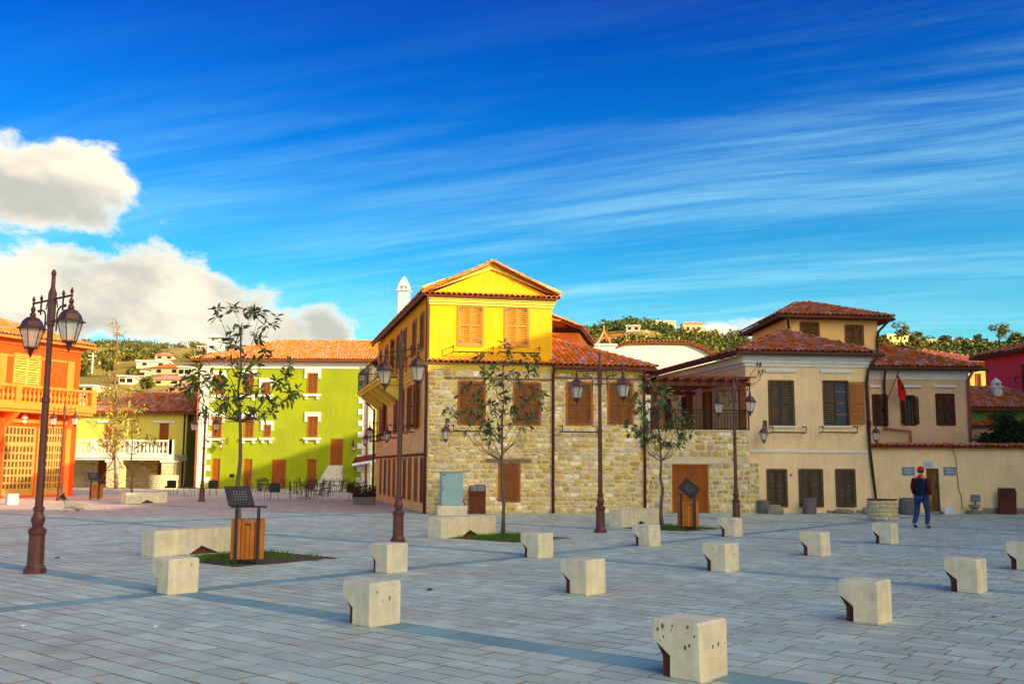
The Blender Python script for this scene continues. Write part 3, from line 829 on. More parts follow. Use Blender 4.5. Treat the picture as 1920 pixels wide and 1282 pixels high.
    for k in range(3): lg.box(-.04 - .05 * k, F.w + .02, -.05 - .06 * k, 0, zl + .0 + k * .07 - .0, zl + .07 + k * .07)
    lg.M = F2.M
    for k in range(3): lg.box(.03, F2.w + .04 + .05 * k, -.05 - .06 * k, 0, zl - .05 + k * .07, zl + .02 + k * .07)
    lg.M = F.M
    for k in range(3): lg.box(-.03 - .05 * k, F.w + .03 + .05 * k, -.06 - .06 * k, 0, ze - .42 + k * .10, ze - .32 + k * .10)
    # raking mouldings
    hw = F.w / 2; ap = apex[1] - .03
    for sgn in (-1, 1):
        for k, (t_, o_) in enumerate(((.0, .10), (.13, .17))):
            e0 = (hw + sgn * (hw + .30), ze - .02 + t_); e1 = (hw, ap - .10 + t_)
            lg.add([(e0[0], -o_, e0[1]), (e1[0], -o_, e1[1]), (e1[0], -o_, e1[1] + .12), (e0[0], -o_, e0[1] + .12),
                    (e0[0], 0, e0[1]), (e1[0], 0, e1[1]), (e1[0], 0, e1[1] + .12), (e0[0], 0, e0[1] + .12)],
                   [(0, 1, 2, 3), (4, 5, 1, 0), (3, 2, 6, 7), (0, 3, 7, 4)])
    lg.build('moulding', M_yellow2, root)
    rf = MB(off=off); T = Pieces(off)
    # ledge tiles (short rows)
    for (FF, a, b_, z_, o_) in ((F, -.12, F.w + .05, zl + .22, .30), (F, -.25, F.w + .25, ze - .10, .34)):
        q = [FF.pt(a, -o_, z_), FF.pt(b_, -o_, z_), FF.pt(b_, .0, z_ + .10), FF.pt(a, .0, z_ + .10)]
        rf.slab(q, .03); tile_plane(T, q, pitch=.2, course=.5)
    # main gable roof, ridge running back from the front
    ov = .26; ea = ze + .02; sl = (ap + .10 - ea) / (hw + ov)
    Lf = F.pt(-ov, -.24, ea); Rf_ = F.pt(F.w + ov, -.24, ea); Tf = F.pt(hw, -.24, ap + .10)
    bkv = (FS.pt(0, 0, 0) - F.pt(0, 0, 0)).normalized()
    Lb = Lf + bkv * 16.5; Rb = Rf_ + bkv * 16.5; Tb = Tf + bkv * 16.5
    rf.slab([Lf, Lb, Tb, Tf], .045); rf.slab([Rf_, Rb, Tb, Tf], .045)
    rfo = rf.build('roof', M_tileside, root)
    tile_plane(T, [Lf, Lb, Tb, Tf]); tile_plane(T, [Rf_, Rb, Tb, Tf]); ridge_tiles(T, Tf, Tb)
    ridge_tiles(T, Lf + Vector((0, 0, .03)), Tf + Vector((0, 0, .03)), 1.0, .30); ridge_tiles(T, Rf_ + Vector((0, 0, .03)), Tf + Vector((0, 0, .03)), 1.0, .30)
    T.finish('tile', TM['or'], rfo, 200, 'tiles')
    # wing roof with a hip at the right
    T = Pieces(off); r2 = MB(off=off); zw = zl + .20
    E0 = F2.pt(-.02, -.42, zw); E1 = F2.pt(F2.w + .45, -.42, zw); E2 = F2.pt(F2.w + .45, 9.5, zw)
    k_ = .42; A0 = F2.pt(-.02, 4.8, zw + 5.2 * k_ * .98); A1 = F2.pt(F2.w + .45 - 5.0, 4.8, zw + 5.2 * k_ * .98)
    r2.slab([E0, E1, A1, A0], .1); r2.slab([E1, E2, A1], .1); ro = r2.build('wing_roof', M_tileside, root)
    tile_plane(T, [E0, E1, A1, A0]); tile_plane(T, [E1, E2, A1]); ridge_tiles(T, E1, A1); ridge_tiles(T, A0, A1)
    T.finish('tile', TM['new'], ro, 300, 'tiles')
    g = MB(off=off); g.tube([E0 + Vector((0, 0, -.1)), E1 + Vector((0, 0, -.1)), E2 + Vector((0, 0, -.1))], .06, 6)
    g.tube([Lf + Vector((0, 0, -.09)), Lb + Vector((0, 0, -.09))], .07, 6); g.build('gutter', M_pipe, root)
    # rear orange block behind the wing
    bb = MB(off=off); z2 = F2.uz(1060, 640)[1] + 1.35
    q0 = P(1031, 640, 46.5); q1 = P(1086, 640, 46.5); q2 = P(1086, 640, 46.5) + Vector((1, 6, 0)); q3 = q0 + Vector((0, 6, 0))
    zt = P(1050, 612, 46.5).z
    bb.hprism([(q.x, q.y) for q in (q0, q1, q2, q3)], 4, zt - .3); bb.build('rear_wall', M_orangetrim, root)
    T = Pieces(off); r3 = MB(off=off)
    s0 = P(1026, 589, 46.2); s1 = P(1089, 614, 46.2)
    qq = [s1 + Vector((.0, -.2, 0)), s1 + Vector((1.2, 6.5, 0)), s0 + Vector((0, 6.5, 0)), s0 + Vector((0, -.2, 0))]
    r3.slab(qq, .12); ro3 = r3.build('rear_roof', M_tileside, root); tile_plane(T, qq); ridge_tiles(T, qq[0], qq[3], 1, .3); T.finish('tile', TM['or'], ro3, 0, 'tiles')
    # windows
    for h in w_low + w_wing: 
        window(root, off, F if h in w_low else F2, h)
    for h in w_up: window(root, off, F, h, sm=M_shy, fm=M_shy)
    window(root, off, F, hatch, planks=5, half=1, hinge=True, fm=M_woodfr, name='hatch')
    lb = MB(F.M, off); a = R_(911, 996, 860, 866); lb.box(a[0], a[1], -.09, .02, a[2], a[3]); 
    for (x0, x1) in ((833, 1035),): a = R_(x0, x1, 708, 712); lb.box(a[0], a[1], -.045, .02, a[2], a[3])
    lb.M = F2.M; a = F2.rect(1037, 1206, 708, 712); lb.box(a[0], a[1], -.045, .02, a[2], a[3]); lb.build('lintel', mat('grey_timber', (.22, .15, .09), .9, .3, 5), root)
    box_tray(root, off, F, 848, 922, 662, 651); box_tray(root, off, F, 934, 1008, 663, 652)
    box_tray(root, off, F, 848, 915, 809, 797); box_tray(root, off, F2, 1050, 1121, 810, 799)
    # drainpipes
    for (FF, px, top) in ((F, 1036, zl + .1), (F2, 1207, zl + .1)):
        u = FF.uz(px, 850)[0]; pipe(root, off, [FF.pt(u, -.35, top), FF.pt(u, -.12, top - .25), FF.pt(u, -.10, 0)], .055)
    pipe(root, off, [F.pt(-.12, -.3, ze - .1), F.pt(-.1, -.12, ze - .5), F.pt(-.10, -.10, 0)], .055)
    pipe(root, off, [FS.pt(-.1, -.5, zl2 - .1), FS.pt(-.1, -.55, zl2 - .5), FS.pt(-.1, -.12, zl2 - .9), FS.pt(-.1, -.1, 0)], .055)
    # chimney
    c = P(757, 590, 47.5); ch = MB(off=off); zt = P(757, 545, 47.5).z
    ch.hprism([(c.x - .26, c.y - .24), (c.x + .26, c.y - .24), (c.x + .26, c.y + .24), (c.x - .26, c.y + .24)], 5.8, zt - .05)
    ch.hprism([(c.x - .33, c.y - .33), (c.x + .33, c.y - .33), (c.x + .33, c.y + .33), (c.x - .33, c.y + .33)], zt - .05, zt)
    for sx in (-1, 1):
        for sy in (-1, 1): ch.box(c.x + sx * .17, c.x + sx * .27, c.y + sy * .17, c.y + sy * .27, zt, zt + .2)
    ch.box(c.x - .06, c.x + .06, c.y - .2, c.y + .2, zt, zt + .2)
    ch.lathe([(.40, zt + .2), (.36, zt + .25), (.20, zt + .5), (.10, zt + .62), (.02, zt + .7)], 4, (c.x, c.y, 0), math.pi / 4)
    ch.build('chimney', M_white, root)
    return F, F2, FS, root
F_Y, F_Y2, F_YS, yh = YH()

# ================================================================ stone terrace wall with pergola
def TERR():
    p0 = F_Y2.xy(F_Y2.w + .03, -.0); p1 = P(1425, 958, 38.45); F = Fac(p0, (p1.x, p1.y)); off = F.p0.copy()
    root = thing('stone_terrace', 'raised rubble stone terrace with a brown double door below a timber pergola', 'terrace', off)
    zt = F.uz(1320, 808)[1]; dr = F.rect(1260, 1329, 870, 960); dr = (dr[0], dr[1], 0, dr[3]); uc = F.uz(1406, 880)[0]
    mb = MB(off=off); wall(mb, F, 0, uc, 0, zt, [dr], .3); wall(mb, F, uc, F.w, 0, F.uz(1415, 868)[1], (), .2)
    mb.M = Matrix(); mb.poly([F.pt(0, 0, zt), F.pt(uc, 0, zt), F.pt(uc, 7, zt), F.pt(0, 7, zt)])
    zq = F.uz(1415, 868)[1]
    mb.poly([F.pt(uc, 0, zq), F.pt(F.w, 0, zq), F.pt(F.w, .3, zq), F.pt(uc, .3, zq)]); mb.poly([F.pt(F.w, 0, 0), F.pt(F.w, .3, 0), F.pt(F.w, .3, zq), F.pt(F.w, 0, zq)])
    st = mb.build('stone_wall', M_mortar, root)
    lin = (dr[0] - .45, dr[1] + .9, dr[3] + .02, dr[3] + .26)
    T = Pieces(off); lay_stones(T, F, 0, uc, 0, zt, [dr, lin], hmin=.14, hmax=.27); lay_stones(T, F, uc, F.w, 0, F.uz(1415, 868)[1], hmin=.15, hmax=.26)
    T.finish('stone', STM2, st, 300, 'stones')
    l2 = MB(F.M, off); l2.box(lin[0], lin[1], -.03, .2, lin[2], lin[3]); l2.box(-.0, uc, -.05, .3, zt, zt + .05); l2.build('lintel', M_quoin, root)
    door(root, off, F, dr, M_doorw, 2, 4, dep=.10)
    # railing
    u0 = F.uz(1238, 790)[0]; u1 = F.uz(1405, 790)[0]; rz = F.uz(1320, 768)[1]; rl = MB(F.M, off)
    for z in (zt + .10, rz): rl.tube([(.3, .06, z), (u1, .06, z)], .022, 6)
    rl.tube([(.3, .06, rz - .12), (u1, .06, rz - .12)], .014, 5)
    n = int((u1 - .3) / .12)
    for i in range(n + 1):
        u = .3 + (u1 - .3) * i / n; rl.tube([(u, .06, zt + .05), (u, .06, rz)], .009, 4)
        if i % 2 == 0: rl.tube([(u + .03 * math.cos(k), .06, rz - .28 + .06 * math.sin(k)) for k in (0, 1.2, 2.5, 3.7, 5, 6.28)], .006, 4)
    for u in (.3, u0 + .2, (u0 + u1) / 2, u1): rl.tube([(u, .06, zt + .05), (u, .06, rz + .06)], .025, 6)
    rl.build('railing', M_black, root)
    # pergola
    pg = MB(F.M, off); zp = F.uz(1300, 722)[1]
    posts = [(F.uz(1395, 760)[0], .25), (F.uz(1326, 760, 3.0)[0], 3.0), (F.uz(1293, 760, 5)[0], 5.0), (.5, .3), (.5, 5)]
    for (u, d) in posts: 
        q = MB(F.M, off); q.box(u - .11, u + .11, d - .11, d + .11, zt, zp); q.build('post', M_beam, root)
    for d in (.25, 5.2): 
        q = MB(F.M, off); q.box(-.1, u1 + .15, d - .08, d + .08, zp + .001, zp + .16); q.build('beam', M_beam, root)
    n = 10
    for i in range(n):
        u = .05 + (u1 - .15) * i / (n - 1); q = MB(F.M, off); q.box(u - .05, u + .05, -.35, 5.7, zp + .161, zp + .29); q.build('rafter', M_beam, root)
    for i in range(9):
        d = -.2 + i * .7; q = MB(F.M, off); q.box(-.2, u1 + .25, d - .03, d + .03, zp + .291, zp + .34); q.build('batten', M_beam, root)
    return F
F_T = TERR()

# ================================================================ cream house with tower
def CREAM():
    a = P(1404, 958, 38.6); b_ = P(1637, 957, 39.0); F = Fac(a, b_); off = F.p0.copy()
    root = thing('cream_shuttered_house', 'cream house with weathered grey shutters, white cornice and a square tower storey', 'house', off)
    R_ = F.rect; zc = F.uz(1520, 668)[1]; zbelt = F.uz(1520, 848)[1]
    w1 = R_(1441, 1489, 713, 798); w2 = R_(1543, 1592, 713, 798)
    g1, g2, g3 = R_(1438, 1476, 879, 950), R_(1498, 1543, 879, 950), R_(1567, 1604, 879, 950)
    bv = (P(1225, 700, 48.5) - F.p0); bv.z = 0; L2 = bv.length; SL = Fac((F.p0 + bv)[:2], a[:2])
    mb = MB(off=off); wall(mb, F, 0, F.w, 0, zc, [w1, w2, g1, g2, g3], .16)
    sd = [(1.5, 2.3, 3.0, 4.9), (3.6, 4.4, 3.0, 4.9), (6.0, 6.9, 3.0, 4.9)]
    wall(mb, SL, 0, L2, 0, zc, sd, .2); mb.M = Matrix()
    mb.poly([F.pt(F.w, 0, 0), F.pt(F.w, 10, 0), F.pt(F.w, 10, zc), F.pt(F.w, 0, zc)])
    mb.poly([F.pt(F.w, 10, 0), SL.pt(0, 0, 0), SL.pt(0, 0, zc), F.pt(F.w, 10, zc)])
    mb.build('wall', M_cream, root)
    for h in sd: window(root, off, SL, h, fm=M_wooddk, sm=M_wooddk, louvre=False, hinge=False)
    window(root, off, F, w1, fm=M_woodold2, sm=M_woodold, hinge=False)
    # half open window: left leaf shut, right leaf swung out flat
    wd = MB(F.M, off); u0, u1, z0, z1 = w2; fw = .06
    wd.box(u0, u0 + fw, -.03, .05, z0, z1); wd.box(u1 - fw, u1, -.03, .05, z0, z1); wd.box(u0 + fw, u1 - fw, -.03, .05, z1 - fw, z1); wd.box(u0 + fw, u1 - fw, -.03, .05, z0, z0 + fw)
    wdo = wd.build('window', M_woodold2, root)
    hw = (u1 - u0 - 2 * fw) / 2; s = MB(F.M @ Matrix.Translation((u0 + fw, -.012, z0 + fw)), off); leaf_geo(s, hw, z1 - z0 - 2 * fw); s.build('shutter', M_woodold, wdo)
    s = MB(F.M @ Matrix.Translation((u1 + .01, -.06, z0 + fw)) @ Matrix.Rotation(R(-14), 4, 'Z'), off); leaf_geo(s, hw + .08, z1 - z0 - 2 * fw); s.build('shutter', M_woodfr, wdo, label='open red-brown shutter leaf')
    s = MB(F.M, off); s.box(u0 + fw + hw, u1 - fw, .10, .13, z0 + fw, z1 - fw); s.build('pane', M_pane, wdo)
    s = MB(F.M, off)
    for t in (.25, .5, .75): s.box(u0 + fw + hw, u1 - fw, .07, .099, z0 + (z1 - z0) * t - .02, z0 + (z1 - z0) * t + .02)
    s.box(u0 + fw + hw, u0 + fw + hw + .04, .07, .099, z0 + fw, z1 - fw); s.build('glazing_bar', M_woodfr, wdo)
    for h in (g1, g2, g3): window(root, off, F, h, fm=M_woodold2, sm=M_woodold, hinge=False)
    tr = MB(F.M, off)
    for (x0, x1, y0, y1) in ((1434, 1494, 692, 697), (1537, 1597, 693, 698)):
        q = R_(x0, x1, y0, y1); tr.box(q[0], q[1], -.09, 0, q[2], q[3]); tr.box(q[0] + .04, q[1] - .04, -.06, 0, q[2] - .035, q[2])
    tr.box(-.02, F.w + .02, -.05, 0, zbelt, zbelt + .09); tr.box(-.03, F.w + .03, -.06, 0, zc - .42, zc - .30); tr.box(-.05, F.w + .05, -.12, 0, zc - .299, zc - .16); tr.box(-.08, F.w + .08, -.2, 0, zc - .159, zc)
    tr.M = SL.M; tr.box(0, L2 + .02, -.06, 0, zc - .42, zc - .30); tr.box(0, L2 + .08, -.16, 0, zc - .299, zc - .0)
    for q in (w1, (w2[0], w2[1], w2[2], w2[3])): tr.M = F.M; tr.box(q[0] - .02, q[1] + .02, -.08, 0, q[2] - .07, q[2] - .001)
    tr.build('trim', M_creamw, root)
    # roof
    ov = .45; eL = SL.pt(0, 0, 0); 
    cs = [F.pt(-ov * .6, -ov, 0), F.pt(F.w + .15, -ov, 0), F.pt(F.w + .15, 10.5, 0), SL.pt(0, -ov, 0) + Vector((0, .5, 0))]
    ap = P(1470, 621, 43.2); mbz = MB(off=off); A, B, Cc, D = [Vector((c.x, c.y, zc + .12)) for c in cs]
    A = F.pt(-.42, -ov, zc + .12)
    apx = Vector((ap.x, ap.y, ap.z)); r1 = apx + Vector((.6, 3.5, .0))
    mbz.slab([A, B, apx], .12); mbz.slab([B, Cc, r1, apx], .12); mbz.slab([D, A, apx, r1], .12); rf = mbz.build('roof', M_tileside, root)
    T = Pieces(off); tile_plane(T, [A, B, apx]); tile_plane(T, [A, D, r1, apx]); tile_plane(T, [B, Cc, r1, apx])
    ridge_tiles(T, A, apx); ridge_tiles(T, B, apx); T.finish('tile', TM['old'], rf, 300, 'tiles')
    g = MB(off=off); dz = Vector((0, 0, -.09)); g.tube([D + dz, A + dz, B + dz, B + dz + Vector((.35, .0, 0))], .065, 6); g.build('gutter', M_gutter, root)
    # drainpipe down the right corner, leaning as it was fixed
    u = F.uz(1622, 700)[0]
    pipe(root, off, [F.pt(F.w + .2, -.5, zc - .02), F.pt(F.w - .05, -.2, zc - .5), F.pt(F.w - .12, -.12, zc - 1.0), F.pt(F.w - .08, -.11, 2.5), F.pt(F.w + .12, -.12, .0)], .055, M_gutter)
    # insulators and wires
    ins = MB(F.M, off)
    for (px, py) in ((1418, 684), (1424, 685), (1421, 699), (1428, 698)):
        u, z = F.uz(px, py); ins.tube([(u, 0, z - .08), (u, -.12, z - .08), (u, -.12, z)], .012, 4); ins.lathe([(.03, 0), (.04, .03), (.02, .06), (.035, .09), (.01, .11)], 7, (u, -.12, z))
    pts = [F.uz(*p) for p in ((1418, 690), (1408, 700), (1402, 720), (1398, 745))]; ins.tube([(u, -.03, z) for u, z in pts], .008, 4)
    pts = [F.uz(*p) for p in ((1426, 700), (1424, 712), (1412, 720), (1400, 722))]; ins.tube([(u, -.04, z) for u, z in pts], .008, 4)
    ins.build('insulator', M_black, root)
    box_tray(root, off, F, 1443, 1505, 811, 800); box_tray(root, off, F, 1536, 1600, 811, 800)
    # plinth
    pl_ = MB(F.M, off); x = 0
    while x < F.w:
        w_ = random.uniform(.3, .7)
        if not any(h[0] - .1 < x + w_ / 2 < h[1] + .1 for h in (g1, g2, g3)): pl_.box(x, min(x + w_, F.w), -random.uniform(.02, .06), .0, 0, random.uniform(.06, .15))
        x += w_ + .01
    pl_.build('plinth_stone', M_rock, root)
    for (px, py) in ((1483, 891),): 
        u, z = F.uz(px, py); q = MB(F.M, off); q.lathe([(.05, 0), (.045, .03), (.02, .05)], 8, (u, -.03, z)); q.build('wall_fitting', M_rust, root)
    # tower
    Yt = 43.6; c0 = P(1475, 640, Yt); c1 = P(1646, 640, Yt + .5); FT = Fac(c0, c1); c2 = P(1411, 640, Yt + 5.2)
    zt = FT.uz(1560, 600)[1] + .02; tw = MB(off=off); h1 = FT.rect(1500, 1536, 604, 640); h2 = FT.rect(1584, 1619, 609, 648)
    ST = Fac(c2, c0)
    wall(tw, FT, 0, FT.w, zc - .5, zt, [h1, h2], .14); wall(tw, ST, 0, ST.w, zc - .5, zt, ()); tw.M = Matrix()
    q = FT.pt(FT.w, 0, 0); q2 = FT.pt(FT.w, 5.5, 0); tw.poly([(q.x, q.y, zc - 3), (q2.x, q2.y, zc - 3), (q2.x, q2.y, zt), (q.x, q.y, zt)])
    q3 = FT.pt(FT.w - .7, -.0, 0)
    tw.build('tower_wall', M_tower, root)
    tl = MB(off=off); 
    for h in (h1, h2): window(root, off, FT, h, fm=M_wood, sm=M_woodold2, hinge=False)
    A, B = FT.pt(-.55, -.5, zt + .1), FT.pt(FT.w + .55, -.5, zt + .1); D = ST.pt(-.6, -.5, zt + .1); Cc = B + (D - A)
    ax = P(1492, 570, Yt + 2.6); ax2 = P(1520, 569, Yt + 2.7)
    mbz = MB(off=off); mbz.slab([A, B, ax2, ax], .13); mbz.slab([D, A, ax], .13); mbz.slab([B, Cc, ax2], .13); mbz.slab([Cc, D, ax, ax2], .13); rf = mbz.build('tower_roof', M_tileside, root)
    T = Pieces(off); tile_plane(T, [A, B, ax2, ax]); tile_plane(T, [A, D, ax]); tile_plane(T, [B, Cc, ax2])
    ridge_tiles(T, A, ax); ridge_tiles(T, B, ax2); ridge_tiles(T, ax, ax2); T.finish('tile', TM['old'], rf, 300, 'tiles')
    g = MB(off=off); g.tube([D + dz, A + dz, B + dz, Cc + dz], .07, 6); g.build('gutter', M_gutter, root)
    pipe(root, off, [FT.pt(FT.w + .35, -.5, zt - .02), FT.pt(FT.w - .02, -.15, zt - .5), FT.pt(FT.w - .1, -.12, zt - .9), FT.pt(FT.w - .1, -.12, zc - .2)], .055, M_gutter)
    pipe(root, off, [FT.pt(-.15, -.5, zt - .02), FT.pt(.05, -.15, zt - .35), FT.pt(.1, -.12, zt - .6), FT.pt(.1, -.12, zt - 1.2)], .055, M_gutter)
    return F, zc
F_C, zcream = CREAM()

# ================================================================ right annex house with the flag
def ANNEX():
    a = P(1634, 838, 43.0); b_ = P(1821, 838, 43.2); F = Fac(a, b_); off = F.p0.copy()
    root = thing('peach_annex_house', 'two storey peach house with dark shutters and a red flag, behind the courtyard wall', 'house', off)
    R_ = F.rect; zc = F.uz(1720, 694)[1]
    w0, w1, w2 = R_(1636, 1650, 739, 798), R_(1693, 1716, 741, 797), R_(1755, 1790, 738, 797)
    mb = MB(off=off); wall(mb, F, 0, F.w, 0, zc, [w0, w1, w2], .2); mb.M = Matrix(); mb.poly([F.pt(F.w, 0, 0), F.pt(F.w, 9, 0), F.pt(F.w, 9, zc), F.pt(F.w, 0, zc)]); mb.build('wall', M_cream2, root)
    window(root, off, F, w2, fm=M_wooddk, sm=M_wooddk, hinge=False)
    window(root, off, F, w1, fm=M_wooddk, sm=M_wooddk, openL=165, openR=150, hinge=False, depth=.18)
    window(root, off, F, w0, fm=M_wooddk, sm=M_wooddk, openR=165, half=1, hinge=False)
    s = MB(F.M @ Matrix.Translation((w0[1] - .02, -.05, w0[2])) @ Matrix.Rotation(R(-10), 4, 'Z'), off); leaf_geo(s, .34, w0[3] - w0[2]); s.build('shutter', M_wooddk, root)
    tr = MB(F.M, off)
    for (x0, x1) in ((1629, 1650), (1684, 1728), (1748, 1792)): q = R_(x0, x1, 722, 726); tr.box(q[0], q[1], -.09, 0, q[2], q[3])
    tr.box(0, F.w + .02, -.05, 0, zc - .42, zc - .1); tr.box(0, F.w + .05, -.14, 0, zc - .099, zc); tr.build('trim', M_creamw, root)
    A, B, Cc, D = F.pt(-.3, -.45, zc + .1), F.pt(F.w + .5, -.45, zc + .1), F.pt(F.w + .5, 8.5, zc + .1), F.pt(-.3, 8.5, zc + .1)
    k = .43; R0 = F.pt(-.3, 4, zc + .1 + 4.4 * k); R1 = F.pt(F.w + .5 - 4.6, 4, zc + .1 + 4.4 * k)
    m = MB(off=off); m.slab([A, B, R1, R0], .12); m.slab([B, Cc, R1], .12); m.slab([Cc, D, R0, R1], .12); rf = m.build('roof', M_tileside, root)
    T = Pieces(off); tile_plane(T, [A, B, R1, R0]); tile_plane(T, [B, Cc, R1]); ridge_tiles(T, B, R1); ridge_tiles(T, R0, R1); T.finish('tile', TM['old'], rf, 300, 'tiles')
    g = MB(off=off); dz = Vector((0, 0, -.09)); g.tube([A + dz, B + dz, B + dz + Vector((.2, 0, 0))], .065, 6); g.build('gutter', M_gutter, root)
    pipe(root, off, [F.pt(.55, -.5, zc), F.pt(.62, -.15, zc - .5), F.pt(.62, -.12, F.uz(1655, 800)[1])], .05, M_gutter)
    u = F.uz(1655, 803); v = F.uz(1705, 808); pipe(root, off, [F.pt(u[0], -.12, u[1]), F.pt(v[0], -.12, v[1]), F.pt(v[0] + .02, -.12, v[1] - 1.2)], .05, M_pinkpipe)
    u = F.uz(1812, 700); pipe(root, off, [F.pt(u[0] + .1, -.45, zc), F.pt(u[0], -.15, zc - .4), F.pt(u[0] - .02, -.12, 2)], .06, M_pinkpipe)
    # flag
    fb = F.uz(1655, 770); ft = F.uz(1671, 700); base = F.pt(fb[0], -.02, fb[1]); tip = F.pt(ft[0], -.75, ft[1]); tip = base + (tip - base)
    fl = thing('red_flag', 'red flag with a black double-headed eagle hanging from a slanted wall pole', 'flag', base)
    q = MB(off=base); q.tube([base, tip], .018, 6); q.lathe([(.02, -.02), (.035, .02), (.01, .06)], 8, tuple(tip)); q.build('pole', M_wooddk, fl)
    q = MB(off=base); q.tube([base + Vector((0, -.0, -.06)), base + Vector((0, -.06, .06))], .05, 8); q.build('socket', M_black, fl)
    cl = MB(off=base); n = 8; m_ = 12; vs = []; dn = Vector((0, 0, -1)); ax_ = (base - tip).normalized(); fsd = []
    for j in range(m_ + 1):
        t = j / m_
        for i in range(n + 1):
            s_ = i / n; fold = math.sin(s_ * 9 + t * 1.5) * (.05 + .05 * t)
            p = tip + ax_ * (.05 + .12 * s_) + F.u * (s_ * (.10 + .26 * math.sin(t * 2.4)) - .06 + t * .05) + dn * (t * (1.02 + .12 * s_)) + F.d * fold
            vs.append(tuple(p))
    cl.add(vs, [(j * (n + 1) + i, j * (n + 1) + i + 1, (j + 1) * (n + 1) + i + 1, (j + 1) * (n + 1) + i) for j in range(m_) for i in range(n)])
    # (add applies the identity matrix here)
    cloth = cl.build('cloth', M_red, fl, smooth=True)
    def cp(s_, t): 
        fold = math.sin(s_ * 9 + t * 1.5) * (.05 + .05 * t)
        return tip + ax_ * (.05 + .12 * s_) + F.u * (s_ * (.10 + .26 * math.sin(t * 2.4)) - .06 + t * .05) + dn * (t * (1.02 + .12 * s_)) + F.d * (fold - .006)
    eg = MB(off=base); half = [(0, .26), (.06, .24), (.12, .27), (.10, .32), (.06, .34), (.12, .38), (.30, .33), (.26, .42), (.32, .44), (.24, .50), (.28, .54), (.16, .56), (.10, .60), (.14, .70), (.05, .66), (0, .76)]
    for sg in (-1, 1):
        for (p, q_) in zip(half, half[1:]): eg.poly([cp(.5, p[1]), cp(.5 + sg * p[0] * 1.3, p[1]), cp(.5 + sg * q_[0] * 1.3, q_[1]), cp(.5, q_[1])])
    eg.build('eagle', M_black, cloth)
    return F
F_A = ANNEX()

# ================================================================ courtyard wall
def COURT():
    a = F_C.xy(F_C.w + .04, .12); b_ = P(2080, 960, 38.9); F = Fac(a, b_[:2]); off = F.p0.copy()
    root = thing('courtyard_wall', 'long plastered courtyard wall capped with old clay tiles', 'wall', off)
    zt = F.uz(1750, 838)[1]; dr = F.rect(1738, 1762, 878, 957); dr = (dr[0], dr[1], 0, dr[3])
    mb = MB(off=off); wall(mb, F, 0, F.w, 0, zt, [dr], .3); mb.M = Matrix(); mb.poly([F.pt(0, .4, 0), F.pt(F.w, .4, 0), F.pt(F.w, .4, zt), F.pt(0, .4, zt)])
    mb.build('plaster', M_cream, root)
    q1 = [F.pt(0, -.22, zt + .0), F.pt(F.w, -.22, zt), F.pt(F.w, .2, zt + .09), F.pt(0, .2, zt + .09)]
    q2 = [F.pt(F.w, .62, zt), F.pt(0, .62, zt), F.pt(0, .2, zt + .09), F.pt(F.w, .2, zt + .09)]
    m = MB(off=off); m.slab(q1, .05); m.slab(q2, .05); cp_ = m.build('coping', M_tileside, root)
    T = Pieces(off); tile_plane(T, q1); ridge_tiles(T, F.pt(0, .2, zt + .10), F.pt(F.w, .2, zt + .10), .9); T.finish('tile', TM['old'], cp_, 150, 'tiles')
    door(root, off, F, dr, M_doorold, 1, 3, fm=M_woodold2, dep=.12)
    cb = MB(F.M, off); pts = [F.uz(*p) for p in ((1786, 842), (1792, 860), (1794, 885), (1797, 915), (1803, 935), (1804, 955))]; cb.tube([(u, -.02, z) for u, z in pts], .012, 4); cb.build('cable', M_gutter, root)
    x = .3; pl_ = MB(F.M, off)
    while x < F.w - .6:
        w_ = random.uniform(.3, .8)
        if not (dr[0] - .4 < x + w_ / 2 < dr[1] + .4): pl_.box(x, x + w_, -random.uniform(.02, .06), 0, 0, random.uniform(.12, .24))
        x += w_ + random.choice((.01, .01, .5))
    pl_.build('plinth_stone', M_rock, root)
    th = MB(F.M, off); th.cbox(dr[0] - .1, dr[1] + .1, -.25, .02, 0, .08, .02); th.build('threshold', M_rock, root)
    def plaque(x0, x1, y0, y1, m_, label, lines):
        u0, u1, z0, z1 = F.rect(x0, x1, y0, y1); o = F.pt((u0 + u1) / 2, 0, z0)
        t = thing('wall_plaque', label, 'plaque', o); q = MB(F.M, o); q.box(u0, u1, -.03, -.004, z0, z1); q.box(u0 - .015, u1 + .015, -.022, -.003, z0 - .015, z1 + .015); q.build('plate', m_, t)
        q = MB(F.M, o)
        for i in range(lines):
            z = z1 - (z1 - z0) * (i + 1) / (lines + 1); k = (u1 - u0); x = u0 + .12 * k
            while x < u1 - .14 * k: w_ = random.uniform(.02, .05); q.box(x, x + w_, -.032, -.0301, z - .009, z + .009); x += w_ + .012
        q.build('engraved_line', M_creamw if m_ is M_sign else M_sign, t)
    plaque(1731, 1748, 865, 876, M_signw, 'small pale plaque above the old wooden courtyard door', 2)
    plaque(1692, 1714, 876, 890, M_sign, 'blue-grey plaque on the courtyard wall left of the old door', 4)
    plaque(1770, 1791, 876, 890, M_sign, 'blue-grey plaque on the courtyard wall right of the old door', 4)
    return F
F_W = COURT()

